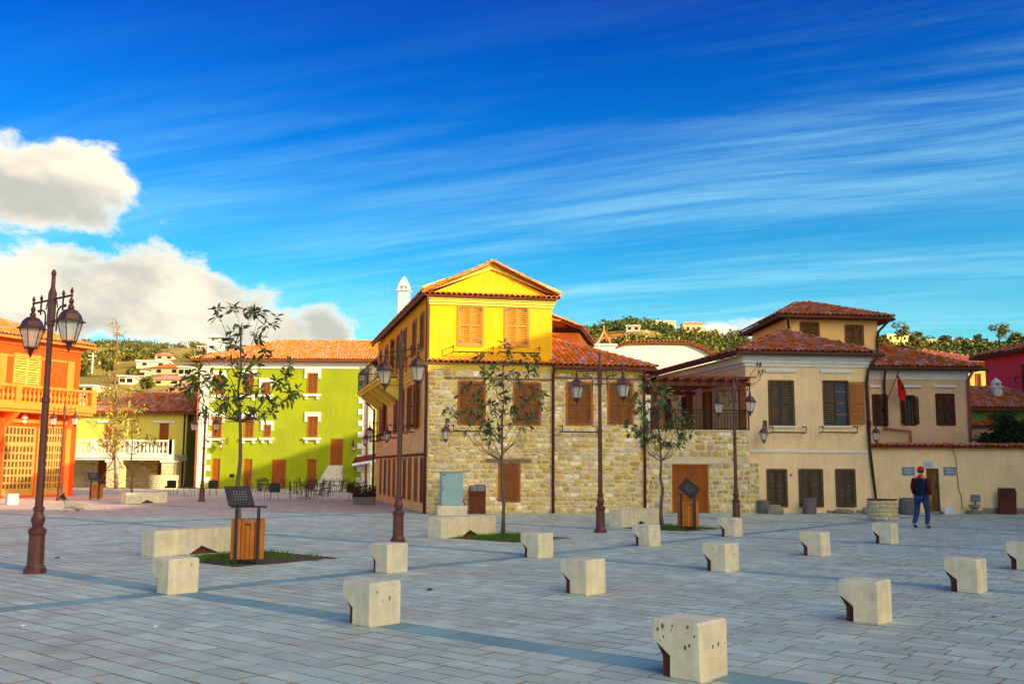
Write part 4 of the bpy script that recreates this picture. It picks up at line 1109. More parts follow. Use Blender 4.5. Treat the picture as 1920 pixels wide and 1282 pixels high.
# ================================================================ green house
def GREEN():
    a = P(369, 905, 75.5); b_ = P(692, 905, 75.5); F = Fac(a, b_); off = F.p0.copy()
    root = thing('lime_green_house', 'lime green three storey house with white quoins and orange tiled hip roof', 'house', off)
    ze = F.uz(540, 677)[1]; zg = F.uz(540, 691)[1]; R_ = F.rect
    big = [R_(397, 416, 781, 821), R_(458, 476, 781, 821), R_(576, 596, 780, 820)] + [R_(404, 419, 702, 740), R_(458, 476, 700, 740), R_(576, 596, 699, 738)]
    sml = [R_(494, 508, 796, 820), R_(491, 507, 716, 739)]
    drs = [R_(397, 412, 859, 914), R_(456, 472, 860, 914), R_(509, 536, 861, 914), R_(575, 593, 860, 914)]; drs = [(d[0], d[1], 0.02, d[3]) for d in drs]
    updr = R_(619, 643, 822, 872); vent = R_(430, 439, 888, 895)
    mb = MB(off=off); wall(mb, F, 0, F.w, 0, zg, big + sml + drs + [updr, vent], .18)
    mb.M = Matrix(); dp = 9.5
    mb.poly([F.pt(F.w, 0, 0), F.pt(F.w, dp, 0), F.pt(F.w, dp, ze), F.pt(F.w, 0, ze)]); mb.poly([F.pt(0, 0, 0), F.pt(0, dp, 0), F.pt(0, dp, ze), F.pt(0, 0, ze)]); mb.poly([F.pt(0, dp, 0), F.pt(F.w, dp, 0), F.pt(F.w, dp, ze), F.pt(0, dp, ze)])
    mb.build('wall', M_green, root)
    cb = MB(F.M, off); cb.box(-.05, F.w + .05, -.08, 0, zg, ze - .15); cb.box(-.12, F.w + .12, -.2, 0, ze - .149, ze); cb.M = Matrix()
    cb.poly([F.pt(F.w + .02, 0, zg), F.pt(F.w + .02, dp, zg), F.pt(F.w + .02, dp, ze), F.pt(F.w + .02, 0, ze)]); cb.build('cornice', M_white, root)
    for h in big + sml:
        wd = window(root, off, F, h, hinge=False, fm=M_woodfr, mid=True, pitch=.09)
        u0, u1, z0, z1 = h; t = MB(F.M, off); p = .2
        t.box(u0 - p, u1 + p, -.10, 0, z1 + .001, z1 + .30); t.box(u0 - p, u0 - .012, -.08, 0, z1 - .42, z1); t.box(u1 + .012, u1 + p, -.08, 0, z1 - .42, z1)
        t.build('surround', M_white, wd); t = MB(F.M, off)
        t.box(u0 - p - .05, u1 + p + .05, -.20, 0, z0 - .18, z0 - .013); t.box(u0 - .12, u0 + .08, -.12, 0, z0 - .42, z0 - .181); t.box(u1 - .08, u1 + .12, -.12, 0, z0 - .42, z0 - .181)
        t.build('sill', M_white, wd)
    for h in drs: door(root, off, F, h, M_doorw, 1 if h[1] - h[0] < .9 else 2, planks=True, dep=.1)
    door(root, off, F, updr, M_doorw, 2, planks=True, dep=.1)
    v = MB(F.M, off); v.box(vent[0], vent[1], .05, .08, vent[2], vent[3]); v.build('vent', M_black, root)
    # quoins
    for (ux, sgn) in ((0, 1), (F.w, -1)):
        z = 0; i = 0
        while z < zg - .3:
            q = MB(F.M, off); l_ = .95 if i % 2 else .62
            if sgn > 0: q.box(-.06, l_, -.06, .02, z + .01, z + .42)
            else: q.box(ux - l_, ux + .06, -.06, .02, z + .01, z + .42); 
            if sgn < 0: q.box(ux + .0, ux + .06, .021, 1.3 if i % 2 == 0 else .8, z + .01, z + .42)
            q.build('quoin', M_white, root); z += .43; i += 1
    cs = [F.pt(-.7, -.7, 0), F.pt(F.w + .6, -.7, 0), F.pt(F.w + .6, dp + .7, 0), F.pt(-.7, dp + .7, 0)]
    zr = F.uz(560, 639, (dp) / 2)[1]
    hip_roof(root, off, cs, ze + .08, (zr - ze - .08) / ((dp + 1.4) / 2), 'or', None, True, False, 'fl', M_tileside)
    for px in (372, 690): u = F.uz(px, 760)[0]; pipe(root, off, [F.pt(u, -.6, ze), F.pt(u, -.18, ze - .8), F.pt(u, -.15, 0)], .075, mat('copper_pipe', (.42, .12, .03), .5))
    # outside stair with landing
    st = thing('stone_stair', 'pale stone stair climbing right to the raised brown door of the green house', 'stairs', F.pt(F.uz(620, 900)[0], -1, 0)); so = st.location.copy()
    x0 = F.uz(598, 905)[0]; x1 = F.uz(623, 880)[0]; x2 = F.uz(644, 880)[0]; zt = F.uz(630, 872)[1]; n = 14
    for i in range(n):
        q = MB(F.M, so); q.box(x0 + (x1 - x0) * i / n, x2, -1.6 + i * .0, -.03, zt * i / n + .001, zt * (i + 1) / n); q.build('step', M_marble, st)
    # chimney
    c = P(405, 650, 78); q = MB(off=off); q.hprism([(c.x - .55, c.y - .5), (c.x + .55, c.y - .5), (c.x + .55, c.y + .5), (c.x - .55, c.y + .5)], ze - .2, P(405, 641, 78).z); zt = P(405, 641, 78).z
    for k in (-1, 1): q.box(c.x + k * .4 - .1, c.x + k * .4 + .1, c.y - .4, c.y + .4, zt, zt + .3)
    q.lathe([(.85, zt + .3), (.8, zt + .36), (.25, zt + .6)], 4, (c.x, c.y, 0), math.pi / 4); q.build('chimney', M_white, root)
    return F, off, root
F_G, _, gh = GREEN()
def AWN():
    o = P(675, 862, 74.0); t = thing('folded_awning', 'narrow dark red awning with pale edge beside the right corner of the green house', 'awning', o)
    a = P(660, 868, 73.6); b_ = P(706, 860, 73.8); q = MB(off=o); q.slab([a, b_, b_ + Vector((0, 1.4, .45)), a + Vector((0, 1.4, .45))], .05); q.build('canvas', mat('dark_red_canvas', (.16, .02, .025), .85), t)
    q = MB(off=o); q.slab([a + Vector((0, -.02, -.05)), b_ + Vector((0, -.02, -.05)), b_ + Vector((0, .03, .0)), a + Vector((0, .03, .0))], .16); q.build('valance', M_creamw, t)
    q = MB(off=o); q.tube([a + Vector((.1, .1, 0)), a + Vector((.1, 1.5, -.5))], .03, 5); q.tube([b_ + Vector((-.1, .1, 0)), b_ + Vector((-.1, 1.5, -.5))], .03, 5); q.build('arm', M_black, t)
AWN()

# ================================================================ yellow loggia house
def balusters(root, off, F, u0, u1, z0, z1, d, m, pitch=.24, posts=()):
    rl = MB(F.M, off); rl.box(u0, u1, d - .14, d + .14, z1 - .14, z1); rl.box(u0, u1, d - .12, d + .12, z0, z0 + .10); rl.build('balustrade_rail', m, root)
    n = int((u1 - u0) / pitch); prof = [(.06, 0), (.06, .06), (.04, .09), (.085, .28), (.075, .36), (.04, .55), (.035, .70), (.055, .74), (.06, .8)]
    me = MB(); hh = z1 - .14 - (z0 + .10); me.lathe([(r * pitch / .20, z / .8 * hh) for r, z in prof], 6); me = me.mesh('baluster', m, True)
    for i in range(n + 1):
        u = u0 + pitch / 2 + i * pitch
        if u > u1 - pitch / 2 + .01 or any(abs(u - p) < .2 for p in posts): continue
        o = bpy.data.objects.new('baluster', me); C.objects.link(o); o.parent = root; p = F.pt(u, d, z0 + .10); o.location = p - off
    for u in posts: q = MB(F.M, off); q.box(u - .17, u + .17, d - .17, d + .17, z0, z1 + .04); q.build('balustrade_post', m, root)
def LOGGIA():
    a = P(120, 910, 76.5); b_ = P(326, 910, 76.5); F = Fac(a, b_); off = F.p0.copy()
    root = thing('loggia_house', 'low yellow house with white balustraded balcony over a shaded stone loggia', 'house', off)
    zb0, zb1, zs = F.uz(230, 851)[1], F.uz(230, 824)[1], F.uz(230, 858)[1]; dep = 3.5; R_ = F.rect
    e = F.uz(348, 850, dep)[0]; ze = F.uz(230, 774, dep)[1]
    d1 = (F.uz(195, 800, dep)[0], F.uz(210, 800, dep)[0], zb0, F.uz(200, 793, dep)[1]); d2 = (F.uz(299, 800, dep)[0], F.uz(317, 800, dep)[0], zb0, F.uz(300, 793, dep)[1])
    FB = Fac(F.xy(0, dep), F.xy(e, dep))
    mb = MB(off=off); wall(mb, FB, -1, e, zb0 - .02, ze, [d1, d2], .2); mb.build('wall', mat('soft_yellow_paint', (.72, .60, .10), .88, .06, 1.5), root)
    ld = [(F.uz(183, 890, dep)[0], F.uz(203, 890, dep)[0], 0, 2.6), (F.uz(295, 890, dep)[0], F.uz(306, 890, dep)[0], 0, 2.6), (F.uz(326, 890, dep)[0], F.uz(334, 890, dep)[0], .1, 3.2)]
    mb = MB(off=off); wall(mb, FB, -1, e, 0, zb0 - .02, ld, .2); st = mb.build('stone_wall', M_mortar, root)
    T = Pieces(off); lay_stones(T, FB, 0, e, 0, zb0 - .1, ld, hmin=.25, hmax=.4, wmin=.3, wmax=.7); T.finish('stone', STM, st, 0, 'stones')
    mb = MB(off=off); mb.poly([FB.pt(e, 0, zb0), FB.pt(e, 8, zb0), FB.pt(e, 8, ze), FB.pt(e, 0, ze)]); mb.poly([FB.pt(e, 0, 0), FB.pt(e, 8, 0), FB.pt(e, 8, zb0), FB.pt(e, 0, zb0)]); mb.build('side_wall', mat('olive_paint', (.24, .26, .03), .9), root)
    for d in (d1, d2):
        door(root, off, FB, d, M_doorw, 2, planks=True, dep=.12)
        q = MB(FB.M, off); q.box(d[0] - .5, d[1] + .5, -.15, 0, d[3] + .02, d[3] + .2); q.build('lintel', M_creamw, root)
    for d in ld[:2]: door(root, off, FB, d, M_doorw, 1, planks=True, dep=.12)
    q = MB(FB.M, off); q.box(ld[2][0], ld[2][1], .1, .15, ld[2][2], ld[2][3]); q.build('niche_panel', M_mortar, root)
    bl = MB(F.M, off); u1 = F.uz(324, 840)[0]; bl.box(-1, u1, 0, dep, zb0 - .45, zb0 - .001); bl.box(-1, u1 + .05, -.1, .3, zb0 - .30, zb0 - .002); bl.build('balcony', M_white, root)
    balusters(root, off, F, 0, u1 - .1, zb0, zb1, .2, M_white, .30, [F.uz(p, 840)[0] for p in (174, 245, 318)] + [u1 - .15])
    for px in (212, 315):
        u = F.uz(px, 880)[0]; w_ = .55; q = MB(F.M, off); q.box(u - w_, u + w_, .1, 1.2, 0, zb0 - .46); pl_ = q.build('pillar', M_mortar, root)
        T = Pieces(off); lay_stones(T, F, u - w_, u + w_, 0, zb0 - .5, hmin=.22, hmax=.36, wmin=.25, wmax=.6)
        for i in range(len(T.m)): M_, k, n_ = T.m[i]; T.m[i] = (Matrix.Translation(F.d * .1) @ M_, k, n_)
        T.finish('stone', STQ * 4, pl_, 0, 'stones')
        q = MB(F.M, off); q.box(u - w_ - .1, u + w_ + .1, .0, 1.3, zb0 - .62, zb0 - .455); q.build('capital', M_white, root)
    cs = [FB.pt(-1.5, -.6, 0), FB.pt(e + .7, -.6, 0), FB.pt(e + .7, 7.4, 0), FB.pt(-1.5, 7.4, 0)]
    zr = F.uz(250, 739, dep + 3.4)[1]
    hip_roof(root, off, cs, ze + .05, (zr - ze) / 4.0, 'old', None, True, False, 'fl', M_tileside, indiv=0)
    c = P(165, 760, 79.0); q = MB(off=off); zt = P(165, 748, 79).z
    q.hprism([(c.x - .5, c.y - .4), (c.x + .5, c.y - .4), (c.x + .5, c.y + .4), (c.x - .5, c.y + .4)], ze, zt)
    for k in (-1, 0, 1): q.box(c.x + k * .38 - .08, c.x + k * .38 + .08, c.y - .35, c.y + .35, zt, zt + .3)
    q.lathe([(.8, zt + .3), (.75, zt + .36), (.1, zt + .55)], 4, (c.x, c.y, 0), math.pi / 4); q.build('chimney', M_white, root)
    pipe(root, off, [FB.pt(e - .15, -.15, ze), FB.pt(e - .15, -.12, 0)], .07, M_gutter)
    return F
F_L = LOGGIA()

# ================================================================ orange house
def ORANGE():
    b_ = P(137, 912, 54.6); a0 = P(0, 900, 50.4); d = (b_ - a0); d.z = 0; d.normalize(); a = b_ - d * 14; F = Fac(a[:2], b_[:2]); off = Vector((b_.x, b_.y, 0))
    root = thing('orange_house', 'bright orange house with apricot pilasters and a balustraded balcony over glazed wooden doors', 'house', off)
    ze = F.uz(120, 647)[1]; R_ = F.rect; W = F.w
    zb = F.uz(100, 762)[1]; zr = F.uz(100, 733)[1]
    def uu(px, py=700): return F.uz(px, py)[0]
    d1 = (uu(4, 880), uu(64, 880), .12, F.uz(40, 799)[1]); d2 = (uu(82, 880), uu(117, 880), .12, F.uz(100, 799)[1])
    wn = (uu(24), uu(76), F.uz(50, 727)[1] , F.uz(50, 664)[1])
    mb = MB(off=off); wall(mb, F, 0, W, 0, ze, [d1, d2, wn], .22)
    mb.M = Matrix(); mb.poly([F.pt(W, 0, 0), F.pt(W, 12, 0), F.pt(W, 12, ze), F.pt(W, 0, ze)]); mb.poly([F.pt(0, 0, 0), F.pt(0, 12, 0), F.pt(0, 12, ze), F.pt(0, 0, ze)]); mb.build('wall', M_orange, root)
    tr = MB(F.M, off)
    for (x0, x1) in ((-30, 10), (125, 139)): tr.box(uu(x0), uu(x1) - (.05 if x1 > 138 else 0), -.07, 0, zb, ze - .85)
    tr.box(uu(10), uu(124), -.03, 0, ze - .95, ze - .85); tr.box(0, W + .05, -.10, 0, ze - .3, ze - .15); tr.box(0, W + .1, -.2, 0, ze - .149, ze)
    for (x0, x1) in ((66, 72), (119, 128)): tr.box(uu(x0, 880), uu(x1, 880), -.06, 0, 0, F.uz(100, 790)[1])
    zl = F.uz(100, 797)[1]; tr.box(uu(2, 800), W - .3, -.10, 0, zl + .05, zl + .22)
    tr.build('trim', M_orangetrim, root)
    window(root, off, F, wn, fm=M_orangetrim, sm=mat('apricot_shutter', (.80, .36, .06), .8), half=2, hinge=False, pitch=.08)
    # glazed doors
    for (d_, cols) in ((d1, 4), (d2, 3)):
        u0, u1, z0, z1 = d_; q = MB(F.M, off); fw = .09; zt = z0 + (z1 - z0) * .72
        q.box(u0, u0 + fw, .02, .12, z0, z1); q.box(u1 - fw, u1, .02, .12, z0, z1); q.box(u0 + fw, u1 - fw, .02, .12, z1 - fw, z1); q.box(u0 + fw, u1 - fw, .02, .12, zt, zt + .18)
        m_ = (u0 + u1) / 2; q.box(m_ - .05, m_ + .05, .03, .11, z0, zt)
        dr = q.build('glazed_door', M_doorw if False else mat('honey_wood', (.52, .26, .06), .55, .15, 5), root)
        q = MB(F.M, off); q.box(u0 + fw, u1 - fw, .10, .115, z0, z1 - fw); q.build('pane', M_apane, dr)
        q = MB(F.M, off); n = cols * 2
        for k in range(n + 1): x = u0 + fw + (u1 - u0 - 2 * fw) * k / n; q.box(x - .035, x + .035, .05, .099, z0, z1 - fw)
        for k in range(7): z = z0 + .25 + (zt - z0 - .25) * k / 6; q.box(u0 + fw, u1 - fw, .055, .098, z - .05, z + .05)
        q.box(u0 + fw, u1 - fw, .054, .097, z0, z0 + .35); q.box(u0 + fw, u1 - fw, .055, .098, (zt + z1) / 2 - .02, (zt + z1) / 2 + .08)
        q.build('glazing_bar', MATS['honey_wood'], dr)
    # balcony
    bl = MB(F.M, off); e = W + .25; bl.box(1.0, e, -1.1, 0, zb - .30, zb - .001); bl.box(1.0, e - .1, -1.0, 0, zb - .45, zb - .301)
    for u in (uu(75, 790), W - .6, uu(10, 790)): bl.add([(u - .15, 0, zb - .45), (u - .15, -.9, zb - .45), (u - .15, 0, zb - 1.2), (u + .15, 0, zb - .45), (u + .15, -.9, zb - .45), (u + .15, 0, zb - 1.2)], [(0, 1, 2), (5, 4, 3), (0, 3, 4, 1), (1, 4, 5, 2)])
    bl.build('balcony', M_orangetrim, root)
    balusters(root, off, F, 6.0, e, zb, zr + .1, -.95, M_orangetrim, .26, [e - .2, uu(12, 750) - .2])
    for px in (41,): u, z = F.uz(px, 786); q = MB(F.M, off); q.lathe([(.05, 0), (.14, .05), (.16, .15), (.1, .25), (.04, .3)], 8, (u, -.18, z)); q.lathe([(.03, 0), (.1, .05), (.1, .14), (.03, .18)], 8, (u, -.18, z - .22)); q.build('wall_light', M_white, root)
    cs = [F.pt(-.5, -.75, 0), F.pt(W + .45, -.6, 0), F.pt(W + .45, 12, 0), F.pt(-.5, 12, 0)]
    hip_roof(root, off, cs, ze + .06, .36, 'or', None, True, True, 'fr', M_orangetrim)
    return F
F_O = ORANGE()

# ================================================================ houses behind
def simple_house(name, label, cx0, cx1, Y, z0, ze, dep, wallm, kind, slope=.4, hipL=True, hipR=True, indiv=0, wins=(), planes='flr', skew=0.0, gutter=None, winm=None, z_extra=0, flat=False):
    a = P(cx0, 800, Y); b_ = P(cx1, 800, Y + skew); F = Fac(a[:2], b_[:2]); off = Vector((a.x, a.y, z0))
    root = thing(name, label, 'house', off); hs = [F.rect(*w_) for w_ in wins]; hs = [(h[0], h[1], max(h[2], z0 + .05), min(h[3], ze - .05)) for h in hs]
    mb = MB(off=off); wall(mb, F, 0, F.w, z0, ze, hs, .15); mb.M = Matrix()
    for (p, q) in (((F.w, 0), (F.w, dep)), ((F.w, dep), (0, dep)), ((0, dep), (0, 0))): mb.poly([F.pt(*p, z0), F.pt(*q, z0), F.pt(*q, ze), F.pt(*p, ze)])
    mb.build('wall', wallm, root)
    for h in hs: window(root, off, F, h, fm=winm or M_woodfr, sm=winm or M_wood, hinge=False, louvre=False)
    if flat:
        q = MB(F.M, off); q.box(-.3, F.w + .3, -.3, dep + .3, ze, ze + .25); q.build('roof', M_creamw, root)
    else:
        o_ = .5; cs = [F.pt(-o_, -o_, 0), F.pt(F.w + o_, -o_, 0), F.pt(F.w + o_, dep + o_, 0), F.pt(-o_, dep + o_, 0)]
        hip_roof(root, off, cs, ze + .06, slope, kind, None, hipL, hipR, planes, gutter, indiv)
    return F, root, off
# white curved gable behind the terrace
def WG():
    Y = 70.0; pts = [(1146, 706), (1142, 660), (1160, 650), (1181, 643), (1238, 642), (1292, 643), (1312, 650), (1334, 662), (1420, 700), (1420, 800), (1146, 800)]
    o = P(1240, 800, Y); o.z = 0; t = thing('white_gable_house', 'white rendered gable wall edged with clay tiles behind the stone house', 'house', o)
    q = MB(off=o); pp = [P(x, y, Y) for x, y in pts]; q.prism([(p.x, p.z) for p in pp][::-1], Y, Y + 7); 
    q.build('wall', mat('warm_white_render', (.80, .74, .58), .9, .06, 1.2, .15, 40), t)
    T = Pieces(o); r = MB(off=o)
    edge = [P(x, y - 1, Y - .25) for x, y in pts[1:9]]
    for a, b_ in zip(edge, edge[1:]):
        r.slab([a, b_, b_ + Vector((0, 7.5, 0)), a + Vector((0, 7.5, 0))], .1)
        n = max(1, round((b_ - a).length / .27)); dv = (b_ - a) / n
        for i in range(n):
            x = dv.normalized(); y = Vector((0, 1, 0)); z = x.cross(y)
            for k in range(3): T.put(mtx(x * 1.15, y, z, a + dv * (i + .5) + Vector((0, .4 * k, .03))), random.randrange(4), Vector((0, -1, 0)))
    ro = r.build('roof', M_tileside, t); T.finish('tile', TM['or'], ro, 60, 'tiles')
    c = P(1133, 655, 69); ch = MB(off=o); ch.box(c.x - .75, c.x + .75, 68.8, 69.8, 5, P(1133, 649, 69).z); zt = P(1133, 649, 69).z; ch.box(c.x - .9, c.x + .9, 68.7, 69.9, zt, zt + .15)
    ch.build('chimney', M_white, t); q = MB(off=o); 
    for s_ in (-1, 1): q.tube([(c.x + s_ * .5, 69.2, zt + .15), (c.x, 69.2, zt + 1.1)], .08, 5)
    q.tube([(c.x - .3, 69.2, zt + .6), (c.x + .3, 69.2, zt + .6)], .06, 5); q.tube([(c.x, 69.2, zt + 1.0), (c.x, 69.2, zt + 1.5)], .05, 5); q.build('chimney_cap', M_tileor, t)
WG()
simple_house('yellow_house', 'yellow house with a broad red hip roof between the annex and the pink house', 1722, 1880, 60, 0, P(1800, 685, 60).z, 10, mat('lemon_paint', (.78, .62, .14), .9, .05), 'new', .26, True, True, 0, [(1756, 1768, 700, 740), (1830, 1840, 700, 740)])
def PINK():
    a = P(1853, 800, 55); b_ = P(2050, 800, 48); F = Fac(a[:2], b_[:2]); off = Vector((a.x, a.y, 0)); ze = P(1856, 671, 55).z
    t = thing('pink_house', 'tall raspberry pink house cut off by the right edge', 'house', off); m = MB(off=off); w1 = (F.uz(1917, 700)[0], F.uz(1935, 700)[0], 5.4, 7.2)
    wall(m, F, 0, F.w, 0, ze, [w1], .2); m.M = Matrix(); m.poly([F.pt(0, 0, 0), F.pt(0, 8, 0), F.pt(0, 8, ze), F.pt(0, 0, ze)]); m.build('wall', M_pink, t)
    window(t, off, F, w1, hinge=False, fm=M_wooddk)
    u, z = F.uz(1912, 706); q = MB(F.M, off); q.tube([(u, -.02, z), (u, -.3, z), (u, -.3, z - .3)], .03, 5); q.build('wall_bracket', M_black, t)
    cs = [F.pt(-.5, -.6, 0), F.pt(F.w + .5, -.6, 0), F.pt(F.w + .5, 8, 0), F.pt(-.5, 8, 0)]; hip_roof(t, off, cs, ze + .06, .3, 'old', None, True, True, 'f', M_gutter)
PINK()
FG2, gr2, go2 = simple_house('small_green_house', 'small green walled house with orange tile roof behind the right end of the courtyard wall', 1822, 2050, 49, 0, P(1860, 768, 49).z, 6, mat('mid_green_paint', (.16, .36, .08), .9, .05), 'new', .36, False, True, 0, [(1850, 1868, 776, 795)], planes='f')
def CHM():
    c = P(1870, 760, 50.5); q = MB(off=go2); zt = P(1870, 727, 50.5).z; r = .28
    q.hprism([(c.x - .2, c.y - .2), (c.x + .2, c.y - .2), (c.x + .2, c.y + .2), (c.x - .2, c.y + .2)], 4, zt); q.box(c.x - .26, c.x + .26, c.y - .26, c.y + .26, zt, zt + .08)
    for k in (-1, 1): q.box(c.x + k * .15 - .04, c.x + k * .15 + .04, c.y - .15, c.y + .15, zt + .08, zt + .24)
    q.lathe([(.30, zt + .24), (.24, zt + .3), (.14, zt + .42), (.04, zt + .5)], 4, (c.x, c.y, 0), math.pi / 4); q.build('chimney', M_white, gr2)
CHM()
def LOWWALL():
    a = P(1820, 830, 46); b_ = P(2050, 830, 46); F = Fac(a[:2], b_[:2]); off = F.p0.copy(); t = thing('rear_garden_wall', 'plastered garden wall with clay coping in front of the small green house', 'wall', off)
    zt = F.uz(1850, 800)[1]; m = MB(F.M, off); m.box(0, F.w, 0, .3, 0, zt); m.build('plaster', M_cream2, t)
    q = [F.pt(0, -.2, zt), F.pt(F.w, -.2, zt), F.pt(F.w, .3, zt + .2), F.pt(0, .3, zt + .2)]; m = MB(off=off); m.slab(q, .04); c_ = m.build('coping', M_tileside, t); T = Pieces(off); tile_plane(T, q); T.finish('tile', TM['old'], c_, 0, 'tiles')
LOWWALL()
# ================================================================ tall buildings round the rest of the square (outside the frame; they throw the evening shade)
def TALL(name_label, x0, x1, y0, y1, h, m):
    o = Vector((x0, y0, 0)); t = thing('town_house', name_label, 'house', o); F = Fac((x0, y1), (x0, y0)); hs = []
    n = max(1, int((y1 - y0) / 3.2))
    for fl in range(int(h / 3.4)):
        for i in range(n): u = (i + .5) * (y1 - y0) / n; hs.append((u - .5, u + .5, fl * 3.4 + 1.0, fl * 3.4 + 2.6))
    q = MB(off=o); wall(q, F, 0, F.w, 0, h, hs, .2); q.M = Matrix(); q.box(x0 + .21, x1, y0, y1, 0, h); q.build('wall', m, t)
    q = MB(off=o); q.slab([Vector((x0 - .5, y0 - .3, h)), Vector((x1, y0 - .3, h)), Vector((x1, y1 + .3, h)), Vector((x0 - .5, y1 + .3, h))], .2); q.build('eaves', M_tileside, t)
TALL('cream five storey town house along the right side of the square', 28, 40, -30, 5, 17.3, M_cream)
TALL('low white town house beside the cream one', 28, 40, 5.3, 14, 14.7, M_white)
TALL('peach four storey town house beside the low white one', 28, 40, 14.5, 23, 15.7, M_tower)
TALL('sand coloured town house next to the peach one', 28, 40, 23.3, 36, 16.7, M_cream2)
TALL('tall white town house at the far end of the right side', 32.5, 44, 35.5, 49, 19.1, M_white)

# ================================================================ stone stools
def stool_proto():
    t = thing('stone_stool', '', 'stool'); a = .225; hgt = .455
    poly = [(-a, hgt - .02), (-a + .02, hgt), (a - .02, hgt), (a, hgt - .02), (a, 0), (-a + .17, 0), (-a + .17, .17), (-a, .30)]
    q = MB(); q.prism(poly[::-1], -a, a, .012); q.build('block', M_conc, t)
    q = MB(); q.prism([(-a + .01, .27), (-a + .172, .15), (-a + .172, 0), (-a + .075, 0), (-a + .075, .16)][::-1], -a + .05, a - .05); q.build('steel_foot', M_rust, t)
    return t
stool = stool_proto()
SPOTS = [(315, 1115, 'stone stool with dark chips along its top edge, right of the nearest street lamp'),
 (693, 1176, 'second nearest stone stool, standing left of centre with a few dark pits on both faces'),
 (1314, 1280, 'nearest and largest stone stool, speckled with dark pits, at the bottom edge of the photo'),
 (726, 1075, 'pale stone stool standing just in front of the lamp post left of centre'),
 (1100, 1116, 'clean square stone stool in the centre, alone between the two dark paving bands'),
 (1647, 1171, 'large clean stone stool with a wide rusty foot, nearest on the right side'),
 (1010, 1046.5, 'stone stool on the band crossing right of the middle tree pit'),
 (1362, 1073, 'stone stool in the right half with a small dark stain on its left edge'),
 (1835, 1113, 'stone stool with rusty foot near the right edge of the photo'),
 (1218, 1024.5, 'small stone stool in front of the third bench, right of the middle lamp post'),
 (1540, 1043, 'stone stool halfway between the round well and the middle row'),
 (1377, 1006, 'stone stool hiding the base of the fourth lamp post'),
 (1672, 1020, 'stone stool just in front of the round stone well'),
 (1941, 1070, 'stone stool cut by the right edge of the photo'),
 (14, 946, 'distant stone stool in front of the orange house at the left edge')]
for i, (px, py, lab) in enumerate(SPOTS):
    p = G(px, py); c = p + GB * .225 - GA * .225
    s = stool if i == 0 else copy_thing(stool, c, 0, lab)
    # local -y face (with the notch outline) looks down-left, +x face looks down-right
    s.location = c; s.rotation_euler = (0, 0, ANG + random.gauss(0, .015)); s['label'] = lab; s['group'] = 'stone stools on the square'
    STOOLS = globals().get('STOOLS', []); STOOLS.append(s)
for i, s in enumerate(STOOLS):
    if i in (0, 1, 2, 7):
        rr = random.Random(i + 3); q = MB(); n = {0: 4, 1: 6, 2: 13, 7: 3}[i]
        for k in range(n):
            r_ = rr.uniform(.006, .018); sd = rr.random() < (.6 if i == 2 else .5); u = rr.uniform(-.18, .19); z = rr.uniform(.22 if i != 0 else .36, .43)
            m_ = rr.choice((5, 6, 7)); ring = [(r_ * rr.uniform(.6, 1.2) * math.cos(2 * math.pi * j / m_), r_ * 1.5 * rr.uniform(.6, 1.2) * math.sin(2 * math.pi * j / m_)) for j in range(m_)]
            if sd: q.poly([(.2255, u + x, z + y) for x, y in ring])
            else: q.poly([(u + x, -.2255, z + y) for x, y in ring[::-1]])
        bl = [c_ for c_ in C.objects if c_.parent == s and c_.name.startswith('block')][0]; q.build('pits', M_pit, bl, kind='stuff')

# ================================================================ benches
def bench_proto():
    t = thing('stone_bench', '', 'bench'); L_, w_, h = 2.0, .45, .48; q = MB(); a = .72; b_ = 1.40
    q.prism([(0, 0), (.0, h), (L_, h), (L_, 0), (b_, 0), ((a + b_) / 2 - .06, .16), (a - .0, 0)], 0, w_, .012); q.build('block', M_conc, t)
    q = MB(); q.prism([(a + .02, 0), ((a + b_) / 2 - .06, .148), (b_ - .02, 0)], .07, w_ - .07); q.build('steel_foot', M_rust, t); return t
bench = bench_proto()
BANG = ANG + math.pi / 2
BN = [(288, 1044, 'long pale stone bench left of the nearest litter bin'), (827, 1009, 'long pale stone bench in front of the electrical cabinet'),
      (1166, 988, 'stone bench behind the middle lamp post, in front of the stone wall'), (236, 944, 'distant stone bench by the small tree at the left')]
for i, (px, py, lab) in enumerate(BN):
    b_ = bench if i == 0 else copy_thing(bench, (0, 0, 0), 0, lab)
    # front face outward is -y local: along = B direction, depth = -A direction
    b_.location = G(px, py); b_.rotation_euler = (0, 0, BANG); b_['label'] = lab; b_['group'] = 'stone benches'

